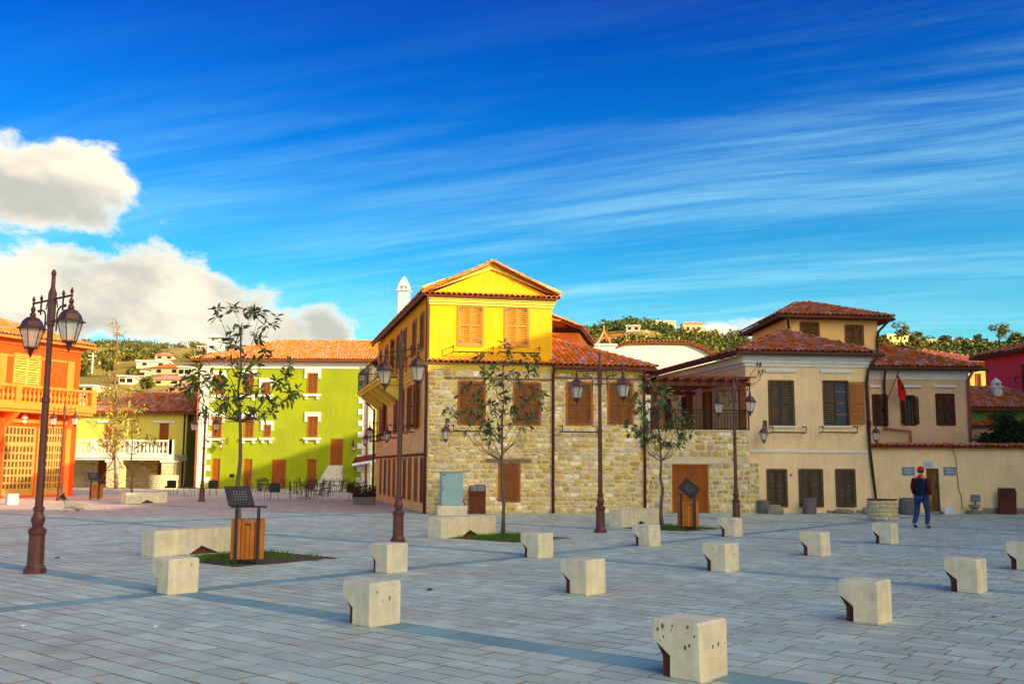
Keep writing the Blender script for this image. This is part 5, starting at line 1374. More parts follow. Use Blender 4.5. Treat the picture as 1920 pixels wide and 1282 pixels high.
# ================================================================ tree pits with grass
for i, ((c, a, b_), lab) in enumerate(zip(pits, ('grassy tree pit behind the nearest litter bin', 'grassy tree pit under the middle tree', 'grassy tree pit under the right hand tree'))):
    t = thing('tree_pit', lab, 'tree pit', c, ANG, 'square tree pits in the paving'); q = MB(); 
    q.box(-a - .1, a + .1, -b_ - .1, b_ + .1, -.03, -.001); q.build('soil', M_earth, t)
    q = MB()
    for (x0, x1, y0, y1) in ((-a - .1, a + .1, -b_ - .1, -b_ - .075), (-a - .1, a + .1, b_ + .075, b_ + .1), (-a - .1, -a - .075, -b_ - .075, b_ + .075), (a + .075, a + .1, -b_ - .075, b_ + .075)): q.box(x0, x1, y0, y1, -.02, .006)
    q.build('edging', M_rust, t)
    q = MB(); rr = random.Random(i)
    for k in range(3200):
        x, y = rr.uniform(-a, a), rr.uniform(-b_, b_)
        if noise.noise(Vector((x * 2.2 + i * 9, y * 2.2, 0))) < -.12 + (x + .2) * .25: continue
        h = rr.uniform(.03, .11); an = rr.uniform(0, 6.3); dx, dy = math.cos(an) * .006, math.sin(an) * .006; lx, ly = rr.gauss(0, .03), rr.gauss(0, .03)
        q.add([(x - dx, y - dy, -.004), (x + dx, y + dy, -.004), (x + lx * .5 + dx * .6, y + ly * .5, h * .6), (x + lx, y + ly, h)], [(0, 1, 2), (0, 2, 3)])
    q.build('grass', M_grass, t, kind='stuff')

# ================================================================ lamps
def lantern(mbi, mbg, s=1.0, o=(0, 0, 0)):
    """hangs down from o"""
    x, y, z = o; T_ = Matrix.Translation(o) @ Matrix.Scale(s, 4); mi, mg = mbi.M.copy(), mbg.M.copy(); mbi.M = mi @ T_; mbg.M = mg @ T_
    mbi.lathe([(.012, .02), (.03, 0), (.05, -.05), (.03, -.10), (.055, -.14), (.06, -.17), (.04, -.2)], 10)
    mbi.lathe([(.05, -.19), (.12, -.22), (.19, -.30), (.225, -.40), (.285, -.43), (.285, -.445), (.2, -.445)], 6, a0=.26)
    mbi.lathe([(.12, -.80), (.135, -.80), (.135, -.835), (.06, -.86), (.04, -.90), (.03, -.92), (.045, -.95), (.02, -.99), (.005, -1.02)], 6, a0=.26)
    for k in range(6):
        a = .26 + k * math.pi / 3; mbi.tube([(.222 * math.cos(a), .222 * math.sin(a), -.44), (.128 * math.cos(a), .128 * math.sin(a), -.81)], .0105, 4)
        b_ = a + .5; mbi.tube([(.11 * math.cos(a), .11 * math.sin(a), -.83), (.10 * math.cos(a), .10 * math.sin(a), -.88), (.03 * math.cos(a), .03 * math.sin(a), -.93)], .008, 4)
    mbg.lathe([(.212, -.445), (.120, -.805)], 6, a0=.26); mbg.f = mbg.f
    mbi.M = mi; mbg.M = mg
def lamp_proto():
    t = thing('street_lamp', '', 'street lamp'); q = MB()
    q.lathe([(.17, 0), (.17, .07), (.145, .10), (.125, .14), (.118, .60), (.135, .62), (.14, .67), (.115, .70), (.075, .73), (.10, .80), (.105, .86), (.075, .93), (.07, .97), (.085, .99), (.085, 1.03), (.062, 1.05),
             (.058, 1.6), (.056, 2.70), (.068, 2.72), (.068, 2.78), (.050, 2.80), (.046, 3.95), (.062, 3.97), (.066, 4.5), (.048, 4.56), (.034, 4.60), (.030, 4.80), (.04, 4.82), (.038, 4.86), (.015, 4.90)], 12)
    q.build('pole', M_iron, t, smooth=False)
    for s_ in (-1, 1):
        q = MB(); q.tube([(0, 0, 4.40), (s_ * .68, 0, 4.40)], .018, 6); q.tube([(0, 0, 4.03), (s_ * .10, 0, 4.03), (s_ * .20, 0, 4.02)], .016, 6)
        q.tube([(s_ * .20, 0, 3.86), (s_ * .20, 0, 4.15), (s_ * .24, 0, 4.22), (s_ * .31, 0, 4.25), (s_ * .44, 0, 4.25)], .015, 6)
        q.tube([(s_ * .12, 0, 4.40), (s_ * .16, 0, 4.36), (s_ * .2, 0, 4.25)], .01, 5)
        for x, z0_, z1_ in ((.38, 4.18, 4.52), (.66, 4.30, 4.53)): q.tube([(s_ * x, 0, z0_), (s_ * x, 0, z1_ - .1), (s_ * x, 0, z1_ - .06), (s_ * x, 0, z1_)], [.016, .016, .03, .006], 6)
        q.tube([(s_ * .44, 0, 4.25), (s_ * .49, 0, 4.27)], [.028, .01], 6)
        q.build('arm', M_iron, t)
        q = MB(); g = MB(); lantern(q, g, .84, (s_ * .66, 0, 4.34)); ln = q.build('lantern', M_iron, t)
        g.build('lantern_glass', M_glass, ln)
    return t
lamp = lamp_proto()
LMP = [(65, 1074, 'nearest brown double lantern street lamp, tallest at the left'), (746, 1016, 'brown double street lamp in front of the yellow house corner'),
       (1126, 998, 'brown double street lamp in the centre before the stone wall'), (1381, 975, 'brown double street lamp in front of the pergola terrace'),
       (111, 938, 'sunlit distant double lamp beside the orange house'), (378, 940, 'distant double street lamp in front of the green house')]
for i, (px, py, lab) in enumerate(LMP):
    l_ = lamp if i == 0 else copy_thing(lamp, (0, 0, 0), 0, lab)
    l_.location = G(px, py); l_.rotation_euler = (0, 0, ANG + (0, -.15, .25, -.2, .35, .3)[i]); l_['label'] = lab; l_['group'] = 'double lantern street lamps'; l_.scale = (1, 1, .985)
    if i in (2, 3, 5): l_.scale = (1, 1, (.97, .97, .92)[(2, 3, 5).index(i)])
def wall_lamp_proto():
    t = thing('wall_lantern', '', 'wall lamp'); q = MB()      # local -y points out of the wall
    q.box(-.03, .03, -.02, 0, -.25, .25)
    q.tube([(0, 0, .12), (0, -.62, .12)], .016, 6); q.tube([(0, 0, -.15), (0, -.12, -.14), (0, -.22, -.02), (0, -.30, .1)], .014, 6)
    for y in (-.25, -.45, -.60): q.tube([(0, y, .04), (0, y, .15), (0, y, .2), (0, y, .25)], [.012, .014, .026, .005], 6)
    q.build('bracket', M_iron, t); q = MB(); g = MB(); lantern(q, g, .72, (0, -.6, .06)); ln = q.build('lantern', M_iron, t); g.build('lantern_glass', M_glass, ln); return t
wl = wall_lamp_proto(); first = [True]
def place_wl(F, px, py, lab, side=False, dz=0):
    u, z = F.uz(px, py); w_ = wl if first[0] else copy_thing(wl, (0, 0, 0), 0, lab); first[0] = False
    w_.location = F.pt(u, -.01, z + .45); w_.rotation_euler = (0, 0, math.atan2(F.u.y, F.u.x) + (side or 0)); w_['label'] = lab; w_['group'] = 'wall lanterns'
place_wl(F_Y, 841, 820, 'wall lantern on the rubble stone wall above the blue-grey cabinet', -.3)
place_wl(F_Y2, 1211, 820, 'wall lantern behind the right hand tree by the drainpipe', -.2)
place_wl(F_C, 1437, 822, 'wall lantern on the cream house below its left upper window', -.5)
place_wl(F_C, 1627, 822, 'wall lantern at the right corner of the cream house', .1)
place_wl(F_G, 426, 838, 'sunlit wall lantern on the green facade between two windows', -.6)
place_wl(F_G, 661, 842, 'shaded wall lantern on the green facade above the stair', .3)
place_wl(F_YS, 707, 830, 'wall lantern at the far end of the yellow house side wall')
place_wl(F_YS, 752, 822, 'wall lantern midway along the yellow house side wall')
place_wl(F_YS, 716, 815, 'wall lantern second from the far end of the yellow house side wall')

# ================================================================ litter bins
def bin_proto():
    t = thing('litter_bin', '', 'litter bin'); w_, d_ = .27, .17
    q = MB()
    q.box(-w_ + .03, w_ - .03, -d_ + .03, d_ - .03, .12, .70); q.build('liner', M_black, t)
    n = 7; pw = 2 * w_ / n
    for sgn in (-1, 1):
        for i in range(n):
            q = MB(); q.cbox(-w_ + i * pw + .004, -w_ + (i + 1) * pw - .004, sgn * d_ - .014, sgn * d_ + .014, .08, .76, .003); q.build('slat', M_slat, t)
        for i in range(4):
            q = MB(); pd = (2 * d_ - .04) / 4; q.cbox(sgn * w_ - .014, sgn * w_ + .014, -d_ + .02 + i * pd + .004, -d_ + .02 + (i + 1) * pd - .004, .08, .76, .003); q.build('slat', M_slat, t)
    q = MB(); q.box(-.035, .035, -d_ - .018, -d_ - .014, .66, .69); q.build('lock_plate', M_black, t)
    for x in (-w_ + .07, w_ - .10):
        q = MB(); q.box(x - .028, x + .028, -d_ - .07, -d_ - .015, 0, .96); q.build('post', M_dark, t)
    q = MB(); q.box(-w_ - .03, w_ + .04, -d_ - .08, d_ + .02, .961, .985); q.build('shelf', M_dark, t)
    return t
bin_ = bin_proto()
def board(t, M_):
    q = MB(M_); q.box(-.25, .25, -.012, .012, 0, .38); s = q.build('sign_board', M_dark, t); q = MB(M_)
    for i in range(5):
        for j in range(4): q.add([(-.11 + i * .055 + .02 * (j % 2) + r_ * math.cos(a), -.0135, .12 + j * .05 + r_ * math.sin(a)) for r_ in (.008,) for a in (0, 1.05, 2.1, 3.14, 4.2, 5.2)], [tuple(range(6))])
    q.build('perforations', mat('painted_hole_light', (.5, .48, .42), .8), s, kind='stuff')  # pale discs on the board paint the light seen through its holes
BN_ = [(457, 1057, .25, 'nearest slatted wooden litter bin with a tilted perforated board'), (1293, 992, -.1, 'slatted litter bin with its dark board turned on a corner, before the double door'),
       (176, 937, .2, 'distant slatted litter bin with tilted dark board near the orange house')]
for i, (px, py, rz, lab) in enumerate(BN_):
    b_ = bin_ if i == 0 else copy_thing(bin_, (0, 0, 0), 0, lab); b_.location = G(px, py) + Vector((0, .2, 0)); b_.rotation_euler = (0, 0, rz); b_['label'] = lab; b_['group'] = 'slatted litter bins'
    s_ = 1
for i, b_ in enumerate([o for o in C.objects if o.get('group') == 'slatted litter bins']):
    if 'nearest' in b_['label'] or 'distant' in b_['label']:
        sh = Matrix.Translation((-.12, -.12, .99)) @ Matrix.Rotation(.55, 4, 'Z') @ Matrix.Rotation(-.50, 4, 'X'); board(b_, sh)
    else: board(b_, Matrix.Translation((-.10, -.20, .98)) @ Matrix.Rotation(.70, 4, 'Y'))

# ================================================================ cabinet, information panels, well, stones
def CAB():
    p = P(846, 958, 35.6); o = Vector((p.x, p.y, 0)); t = thing('electrical_cabinet', 'tall light blue-grey electrical cabinet on a pale plinth against the stone wall', 'cabinet', o, math.atan2(F_Y.u.y, F_Y.u.x))
    q = MB(); q.cbox(-.53, .53, -.3, .3, 0, .34, .02); q.build('plinth', M_conc, t); q = MB(); q.cbox(-.385, .385, -.2, .22, .342, 1.50, .012); q.build('body', M_cab, t)
    q = MB(); q.box(-.36, .36, -.215, -.2005, .37, 1.46); d = q.build('door', M_cab, t); q = MB(); q.box(-.33, -.31, -.226, -.2155, .88, .98); q.build('handle', M_black, d)
    q = MB(); q.box(-.41, .41, -.24, .25, 1.501, 1.53); q.build('lid', M_cab, t)
    q = MB(); q.box(-.34, -.25, -.2165, -.2152, 1.40, 1.44); q.build('label_plate', M_rust, d)
CAB()
def info(px, py, rz, lab, lit, curve=0):
    p = G(px, py); t = thing('information_panel', lab, 'information panel', p, rz, 'rusted steel information panels'); q = MB(); w_ = .30
    side = [(-.02, 0), (.30, 0), (.30, .95), (.24, 1.05), (-.06, .80), (.0, .62)] if curve == 0 else [(.0, 0), (.26, 0), (.22, .5), (.16, .9), (.12, 1.0), (-.14, .84), (-.04, .6), (.0, .3)]
    vs = [(-w_, y, z) for y, z in side] + [(w_, y, z) for y, z in side]; n = len(side)
    q.add(vs, [tuple(range(n)), tuple(range(2 * n - 1, n - 1, -1))] + [(i, i + n, (i + 1) % n + n, (i + 1) % n) for i in range(n)]); b_ = q.build('body', M_rust, t)
    a, c = (side[-2], side[-3]) if curve == 0 else (side[-3], side[-4]); a, c = Vector((0, *a)), Vector((0, *c)); nrm = (c - a).cross(Vector((1, 0, 0))).normalized()
    if nrm.y > 0: nrm = -nrm
    q = MB(); d = c - a; o_ = nrm * .004
    for (x0, x1) in ((-.26, -.015), (.015, .26)) if lit else ((-.26, .26),): q.poly([a + d * .1 + o_ + Vector((x0, 0, 0)), a + d * .1 + o_ + Vector((x1, 0, 0)), a + d * .9 + o_ + Vector((x1, 0, 0)), a + d * .9 + o_ + Vector((x0, 0, 0))])
    q.build('display', M_screen if lit else M_dark, t)
    q = MB()
    for x in (-.08, .1): q.lathe([(.012, 0), (.012, .01)], 8, (x, 0, 0))
info(895, 963, .08, 'rusted steel information panel with a sloping grey display, beside the blue-grey cabinet', True)
info(1891, 964, -.25, 'dark rusted information panel leaning forward before the courtyard wall', False, 1)
q0 = P(876, 948, 35.7)
tg = thing('red_stick', 'small red stick leaning behind the information panel', 'stick', Vector((q0.x, q0.y, 0))); q = MB(); q.tube([(-.22, 0, .62), (-.02, -.05, .28)], .03, 6); q.build('stick', M_red, tg)
def WELL(px, py, r, h, lab, rimm, jit=0):
    p = G(px, py); p.y += r; t = thing('stone_well', lab, 'well', p); q = MB(); q.lathe([(r - .03, 0), (r - .03, h - .04), (r - .16, h - .04), (r - .16, .1)], 28); core = q.build('core', M_mortar, t)
    nr = max(3, round((h - .04) / .14)); rh = (h - .05) / nr
    for k in range(nr):
        a = random.uniform(0, 1)
        while a < 6.2 + .3:
            w_ = random.uniform(.16, .34) / r; am = a + w_ / 2; 
            ex = Vector((-math.sin(am), math.cos(am), 0)); nn = Vector((math.cos(am), math.sin(am), 0))
            o = bpy.data.objects.new('stone', random.choice(STQ)); C.objects.link(o); o.parent = core
            o.matrix_local = mtx(ex * (w_ * r - .015), -nn * .045, Vector((0, 0, rh - .012)), nn * (r - .03) + Vector((0, 0, (k + .5) * rh))); a += w_
    q = MB(); q.lathe([(r - .15, h - .035), (r + .0, h - .035), (r + .01, h), (r - .16, h)], 28); q.build('rim', rimm, t); return t
WELL(1665, 976, .475, .70, 'round well of pale stone blocks with a rusty rim, by the cream house corner', M_rust)
WELL(297, 917, 1.0, 1.0, 'distant round stone well in front of the loggia house', M_quoin)
def drum(px, py, r, h, lab, m=M_drum, kind='cyl', tilt=0.0):
    p = G(px, py + 2); t = thing('old_stone', lab, 'stone', p, random.uniform(0, 3), 'old stones along the house walls'); q = MB()
    if kind == 'cyl': q.lathe([(r * .96, 0), (r, h * .08), (r * .99, h * .85), (r * .93, h * .96), (r * .80, h)], 18, jit=.012)
    elif kind == 'rock':
        q.lathe([(r * .9, 0), (r, h * .3), (r * .9, h * .75), (r * .55, h)], 9, jit=.14); q.M = Matrix()
    elif kind == 'cap': q.lathe([(r * .8, 0), (r * .85, h * .25), (r * .6, h * .3), (r * .6, h * .6), (r, h * .75), (r, h)], 12, jit=.04)
    o = q.build('body', m, t, smooth=False); 
    if kind == 'rock': t.scale = (1.5, .9, 1)
drum(1432, 960, .24, .50, 'upright grey stone drum at the left corner of the cream house'); drum(1454, 962, .22, .36, 'low brown boulder just right of the upright drum at the cream house', M_rock, 'rock')
drum(1518, 961, .26, .60, 'tall grey stone drum in front of the middle cream house door'); drum(1582, 960, .26, .16, 'flat rock doorstep below the right ground shutter', M_rock, 'rock')
drum(1627, 962, .17, .28, 'small rough rock at the foot of the leaning drainpipe', M_rock, 'rock'); drum(1704, 962, .34, .62, 'large grey millstone against the courtyard wall behind the walking man')
drum(1828, 962, .21, .38, 'carved stone capital against the courtyard wall below a small plate', M_rock, 'cap'); drum(1780, 961, .22, .26, 'pale low rock against the courtyard wall right of the old door', M_creamw, 'rock')
def smallplate():
    u, z = F_W.uz(1828, 932); o = F_W.pt(u, -.05, 0); t = thing('display_plate', 'small grey plate standing above the carved stone capital', 'plate', o); q = MB(F_W.M, o); q.box(u - .17, u + .17, -.08, -.05, z - .17, z + .1); q.build('plate', M_screen, t); q = MB(F_W.M, o); q.box(u - .02, u + .02, -.05, -.03, 0, z); q.build('support', M_black, t)
smallplate()

# ================================================================ trees
def leaf_mesh(L_, m, w_=.36):
    q = MB(); W = L_ * w_ / 2
    q.add([(0, 0, 0), (W * .8, L_ * .3, L_ * .03), (W, L_ * .6, L_ * .01), (0, L_, -L_ * .10), (-W, L_ * .6, L_ * .01), (-W * .8, L_ * .3, L_ * .03), (0, L_ * .5, -L_ * .06)],
          [(0, 1, 6), (1, 2, 6), (2, 3, 6), (3, 4, 6), (4, 5, 6), (5, 0, 6)]); return q.mesh('leaf', m)
def young_tree(name, lab, px, py, ends, fork_py, Lf, seed, leafm, barkm, r0_=.055, spread=.55, per=7, side=2, indiv=300, top_py=None, group='young trees on the square', wob=.03, fork_px=None, cat='tree', thin=1.0):
    rr = random.Random(seed); b0 = G(px, py); Y = b0.y; t = thing(name, lab, cat, b0, 0, group)
    fk = P(fork_px or px, fork_py, Y) - b0; top = P(fork_px or px, (top_py or min(e[1] for e in ends) + 30), Y) - b0
    q = MB(); n = 10; pts = []
    for i in range(n + 1):
        k = i / n; s = top * k if k > .5 else fk * (k / .5) if False else None
        z = top.z * k; x = (fk.x * (z / fk.z) if z < fk.z else fk.x + (top.x - fk.x) * (z - fk.z) / (top.z - fk.z)); pts.append(Vector((x + rr.gauss(0, wob) * (k > 0), rr.gauss(0, wob) * (k > 0), z)))
    def onTrunk(z):
        for a, b_ in zip(pts, pts[1:]):
            if a.z <= z <= b_.z + 1e-6: return a.lerp(b_, (z - a.z) / (b_.z - a.z))
        return pts[-1]
    q.tube(pts, [r0_ * (1.25 if i == 0 else 1 - .82 * i / n) for i in range(n + 1)], 8)
    T = Pieces(b0); lm = [leaf_mesh(Lf * k, leafm) for k in (1.0, .85, 1.15)]
    def rosette(p, d, cnt):
        d = d.normalized(); a0 = rr.uniform(0, 6)
        u = d.cross(Vector((0, 0, 1))); u = u.normalized() if u.length > .05 else Vector((1, 0, 0)); v = d.cross(u)
        for i in range(cnt):
            a = a0 + i * 2.4; out = (u * math.cos(a) + v * math.sin(a)); dirn = (out * rr.uniform(.7, 1.1) + d * rr.uniform(.1, .7) + Vector((0, 0, -rr.uniform(.0, .55)))).normalized()
            x = dirn.cross(Vector((0, 0, 1)) + out * .3).normalized(); z = x.cross(dirn)
            ro = rr.gauss(0, .5); x2 = x * math.cos(ro) + z * math.sin(ro); z2 = x2.cross(dirn)
            T.put(mtx(x2, dirn, z2, b0 + p + d * rr.uniform(-.07, .02) * Lf / .18), rr.randrange(3))
    for (ex, ey) in ends:
        e = P(ex, ey, Y) - b0; e.y += rr.gauss(0, spread * .5)
        zs = min(max(fk.z * .98, e.z - abs(e.x) * rr.uniform(.9, 1.6) - rr.uniform(.1, .6)), top.z * .97); s = onTrunk(zs)
        m1 = s.lerp(e, .4) + Vector((0, 0, -.12 * (e - s).length)) + Vector((rr.gauss(0, .04), rr.gauss(0, .04), 0)); m2 = s.lerp(e, .75) + Vector((rr.gauss(0, .03), rr.gauss(0, .03), -.05))
        rb = r0_ * .28 * thin * (1 - .5 * zs / max(top.z, .1)); q.tube([s, m1, m2, e], [rb, rb * .7, rb * .5, rb * .3], 5)
        rosette(e, e - m2, per)
        for k in range(side):
            f = rr.uniform(.5, .95); b1 = m1.lerp(e, f); d = Vector((rr.gauss(0, 1), rr.gauss(0, 1), rr.uniform(.0, .9))).normalized() * rr.uniform(.1, .28) * Lf / .17; q.tube([b1, b1 + d], [rb * .35, rb * .25], 4); rosette(b1 + d, d, max(3, per - 2))
    q.build('trunk', barkm, t, smooth=True); T.finish('leaf', lm, t, indiv, 'foliage'); return t
E1 = [(400, 575), (440, 578), (468, 578), (500, 590), (510, 605), (408, 625), (430, 640), (490, 650), (500, 665), (355, 705), (375, 690), (395, 700), (365, 740), (398, 745), (420, 725), (445, 705), (480, 700), (540, 700), (525, 715), (558, 742), (540, 735), (510, 750), (420, 760), (385, 770), (470, 765), (500, 770), (345, 718), (460, 740), (415, 668), (455, 612), (470, 625), (380, 660), (555, 690), (470, 780), (405, 720), (370, 715)]
E2 = [(950, 652), (900, 672), (925, 690), (945, 680), (985, 670), (1005, 665), (1000, 690), (965, 700), (915, 705), (935, 715), (880, 725), (895, 740), (862, 742), (905, 755), (837, 770), (855, 775), (875, 770), (900, 780), (920, 790), (945, 775), (965, 765), (1000, 730), (1015, 735), (1012, 757), (985, 750), (975, 785), (915, 800), (925, 755), (945, 700), (955, 745), (990, 780), (920, 815)]
E3 = [(1215, 720), (1230, 725), (1250, 722), (1200, 735), (1190, 745), (1215, 750), (1235, 750), (1260, 745), (1180, 790), (1190, 800), (1200, 815), (1220, 790), (1240, 780), (1260, 790), (1280, 785), (1300, 780), (1295, 800), (1280, 812), (1270, 828), (1250, 800), (1230, 815), (1210, 830), (1255, 832), (1240, 760), (1275, 770), (1195, 770), (1225, 765), (1210, 805), (1265, 760), (1245, 740)]
young_tree('young_magnolia', 'young dark leaved tree with an open crown in front of the green house', 450, 1040, E1, 785, .185, 1, M_leaf, M_bark, .055, per=7, side=2)
young_tree('young_magnolia', 'young tree in the middle with sparse crown before the shuttered stone wall', 943, 1004, E2, 862, .19, 2, M_leaf, M_bark, .05, per=7, side=2)
young_tree('young_magnolia', 'young dense tree before the terrace, right of the centre lamp post', 1242, 991, E3, 862, .17, 3, M_leaf, M_bark, .055, per=8, side=3, fork_px=1237)
rr = random.Random(11)
E4 = [(246 + rr.gauss(0, 17), rr.uniform(765, 845)) for _ in range(26)]
young_tree('small_yellowing_tree', 'small sunlit tree with thinning yellow-green leaves behind the distant bench', 247, 928, E4, 850, .30, 4, M_leafy, M_bark, .07, per=5, side=2, indiv=0, spread=2)
E5 = [(212 + rr.gauss(0, 9), rr.uniform(595, 700)) for _ in range(16)] + [(214 + rr.gauss(0, 15), rr.uniform(700, 840)) for _ in range(60)]
E5 += [(214 + rr.gauss(0, 14), rr.uniform(720, 850)) for _ in range(40)]
tall = young_tree('tall_thin_tree', 'tall thin golden sapling propped by stakes in front of the loggia house', 218, 916, E5, 860, .22, 5, M_leafy, M_barkr, .13, per=3, side=3, indiv=0, spread=2.2, top_py=596, wob=.12, thin=.8)
for dx in (-3.0, -.0, 1.6):
    pass
for k, (ex, ey) in enumerate(((185, 905), (247, 905), (222, 917))):
    b0 = tall.location; a = G(ex, ey + 5); q = MB(off=b0); q.tube([a, P(217, 852, b0.y)], .05, 5); q.build('stake', M_quoin, tall)

def bush(name, lab, c, rad, n, leafm, lf=.12, seed=0, trunk=None, cat='tree', group=None, clumps=9, gap=.0):
    rr = random.Random(seed); t = thing(name, lab, cat, c, 0, group); q = MB(); cl = []
    for k in range(clumps):
        d = Vector((rr.gauss(0, 1), rr.gauss(0, 1), rr.gauss(0, .8))).normalized() * rr.uniform(.3, .75); cl.append((Vector((d.x * rad[0], d.y * rad[1], d.z * rad[2])), rr.uniform(.3, .5)))
    for i in range(n):
        cc, s = rr.choice(cl); d = Vector((rr.gauss(0, 1), rr.gauss(0, 1), rr.gauss(0, 1))).normalized() * rr.uniform(.55, 1.05) * s
        p = cc + Vector((d.x * rad[0], d.y * rad[1], d.z * rad[2] * .85)) + Vector((0, 0, rad[2] * 1.0 + (trunk or 0)))
        a = Vector((rr.gauss(0, 1), rr.gauss(0, 1), rr.gauss(0, .6))).normalized(); b_ = a.cross(Vector((rr.gauss(0, 1), rr.gauss(0, 1), rr.gauss(0, 1)))).normalized(); s_ = lf * rr.uniform(.6, 1.3)
        q.add([p - a * s_, p + b_ * s_ * .5, p + a * s_, p - b_ * s_ * .5], [(0, 1, 2, 3)])
    q.build('crown', leafm, t, kind='stuff'); 
    q = MB(); hh = (trunk or 0) + rad[2]; q.tube([(0, 0, 0), (rad[0] * .04, 0, hh * .5), (0, 0, hh * 1.2)], [.06 * rad[0] + .02, .045 * rad[0] + .015, .01], 6)
    for k in range(5): 
        cc, s = cl[k % len(cl)]; q.tube([(0, 0, hh * .55), tuple(cc * .9 + Vector((0, 0, rad[2] + (trunk or 0))))], [.03 * rad[0] + .01, .008], 5)
    q.build('trunk', M_bark, t); return t
c = P(1888, 800, 42.5); c.z = 1.2; bush('dark_evergreen', 'dark spreading evergreen behind the right end of the courtyard wall', Vector((c.x, c.y, .6)), (1.35, 1.2, 1.3), 6500, M_leafd, .07, 3, 1.3, clumps=16)
c = P(1748, 830, 42.0); bush('low_shrub', 'small shrub tip showing above the courtyard wall', Vector((c.x, c.y, 1.9)), (.5, .4, .45), 300, M_leafd, .06, 4, .0, 'shrub', clumps=5)

# ================================================================ cafe terrace
def chair_proto(cover=False):
    t = thing('cafe_chair', '', 'chair'); r = .011
    for (x, y) in ((-.19, -.18), (.19, -.18), (-.17, .19), (.17, .19)):
        q = MB(); q.tube([(x * .85, y * .85, .45), (x * 1.15, y * 1.15, 0)], r, 5); q.build('leg', M_black, t)
    q = MB(); q.lathe([(.20, .44), (.215, .45), (.20, .465)], 14); q.build('seat', M_black, t)
    q = MB(); q.tube([(-.18, .17, .45), (-.19, .22, .72), (-.13, .25, .86), (0, .26, .91), (.13, .25, .86), (.19, .22, .72), (.18, .17, .45)], .013, 5)
    for x in (-.09, 0, .09): q.tube([(x, .18, .46), (x, .23, .7), (x, .25, .885 - abs(x) * .2)], .008, 4)
    q.tube([(-.185, .21, .68), (.185, .21, .68)], .008, 4); q.build('backrest', M_black, t)
    if cover: q = MB(); q.cbox(-.27, .27, .14, .30, .40, .84, .03); q.cbox(-.27, .27, -.1, .135, .40, .52, .03); q.build('padded_cover', M_black, t)
    return t
def table_proto():
    t = thing('cafe_table', '', 'table'); q = MB(); q.lathe([(.34, .71), (.35, .72), (.35, .735), (.33, .74)], 18); q.build('table_top', M_black, t)
    q = MB(); q.tube([(0, 0, .04), (0, 0, .71)], .025, 6); q.build('column', M_black, t)
    for k in range(3): a = k * 2.1; q = MB(); q.tube([(0, 0, .18), (.16 * math.cos(a), .16 * math.sin(a), .1), (.28 * math.cos(a), .28 * math.sin(a), 0)], .016, 5); q.build('leg', M_black, t)
    return t
chair, chairc, table = chair_proto(), chair_proto(True), table_proto(); used = set()
def put(proto, px, py, rz, lab, group):
    p = G(px, py); o = proto if id(proto) not in used else copy_thing(proto, (0, 0, 0), 0, lab); used.add(id(proto)); o.location = p; o.rotation_euler = (0, 0, rz); o['label'] = lab; o['group'] = group
TB_ = [(486, 921), (502, 920), (556, 926), (574, 936), (600, 930), (618, 924), (640, 922), (662, 926), (585, 921)]
ORD = ('leftmost', 'second from the left', 'third from the left', 'fourth from the left', 'fifth from the left', 'fourth from the right', 'third from the right', 'second from the right', 'rightmost')
for k, (x, y) in enumerate(sorted(TB_)): put(table, x, y, random.uniform(0, 3), 'small round black cafe table before the green house, ' + ORD[k], 'cafe tables')
rr = random.Random(5)
for (x, y) in TB_:
    for k in range(4):
        a = k * 1.57 + rr.uniform(-.6, .6); p = G(x, y) + Vector((math.cos(a) * .62, math.sin(a) * .62, 0)); pr = project(p)
        put(chair, pr[0], pr[1], a - math.pi / 2, 'thin black metal cafe chair in the cluster before the green house', 'cafe chairs')
put(chair, 492, 937, 2.2, 'single open black metal chair left of the padded one', 'cafe chairs'); put(chair, 362, 930, .8, 'lone black metal chair just left of the distant lamp post', 'cafe chairs'); put(chair, 338, 928, -1.4, 'lone black metal chair between the well and the distant lamp', 'cafe chairs')
put(chairc, 514, 938, .2, 'black padded cafe chair nearest the camera before the stairs', 'padded cafe chairs'); put(chairc, 399, 928, .3, 'black padded chair right of the distant lamp post', 'padded cafe chairs')
put(chairc, 317, 928, -.2, 'black padded chair beside the distant round well', 'padded cafe chairs'); put(chairc, 664, 938, 1.2, 'black padded chair beside the flower planter', 'padded cafe chairs')
def PLANTER():
    p = G(683, 946); t = thing('flower_planter', 'grey stone planter with red flowering plants at the far corner of the yellow house', 'planter', p, .1)
    q = MB(); q.cbox(-.48, .48, -.2, .25, 0, .36, .02); q.build('trough', M_drum, t); rr = random.Random(2)
    for (nm, m, n, lf, zz) in (('foliage', M_leafd, 900, .05, .0), ('flowers', mat('crimson_petals', (.30, .02, .05), .7, rnd=.4), 160, .035, .12)):
        q = MB()
        for i in range(n):
            p_ = Vector((rr.uniform(-.5, .5), rr.gauss(0, .16), .36 + abs(rr.gauss(0, .22)) + zz * rr.random())); a = Vector((rr.gauss(0, 1), rr.gauss(0, 1), rr.gauss(0, 1))).normalized(); b_ = a.orthogonal().normalized(); s_ = lf * rr.uniform(.6, 1.3)
            q.add([p_ - a * s_, p_ + b_ * s_ * .6, p_ + a * s_, p_ - b_ * s_ * .6], [(0, 1, 2, 3)])
        q.build(nm, m, t, kind='stuff')
PLANTER()
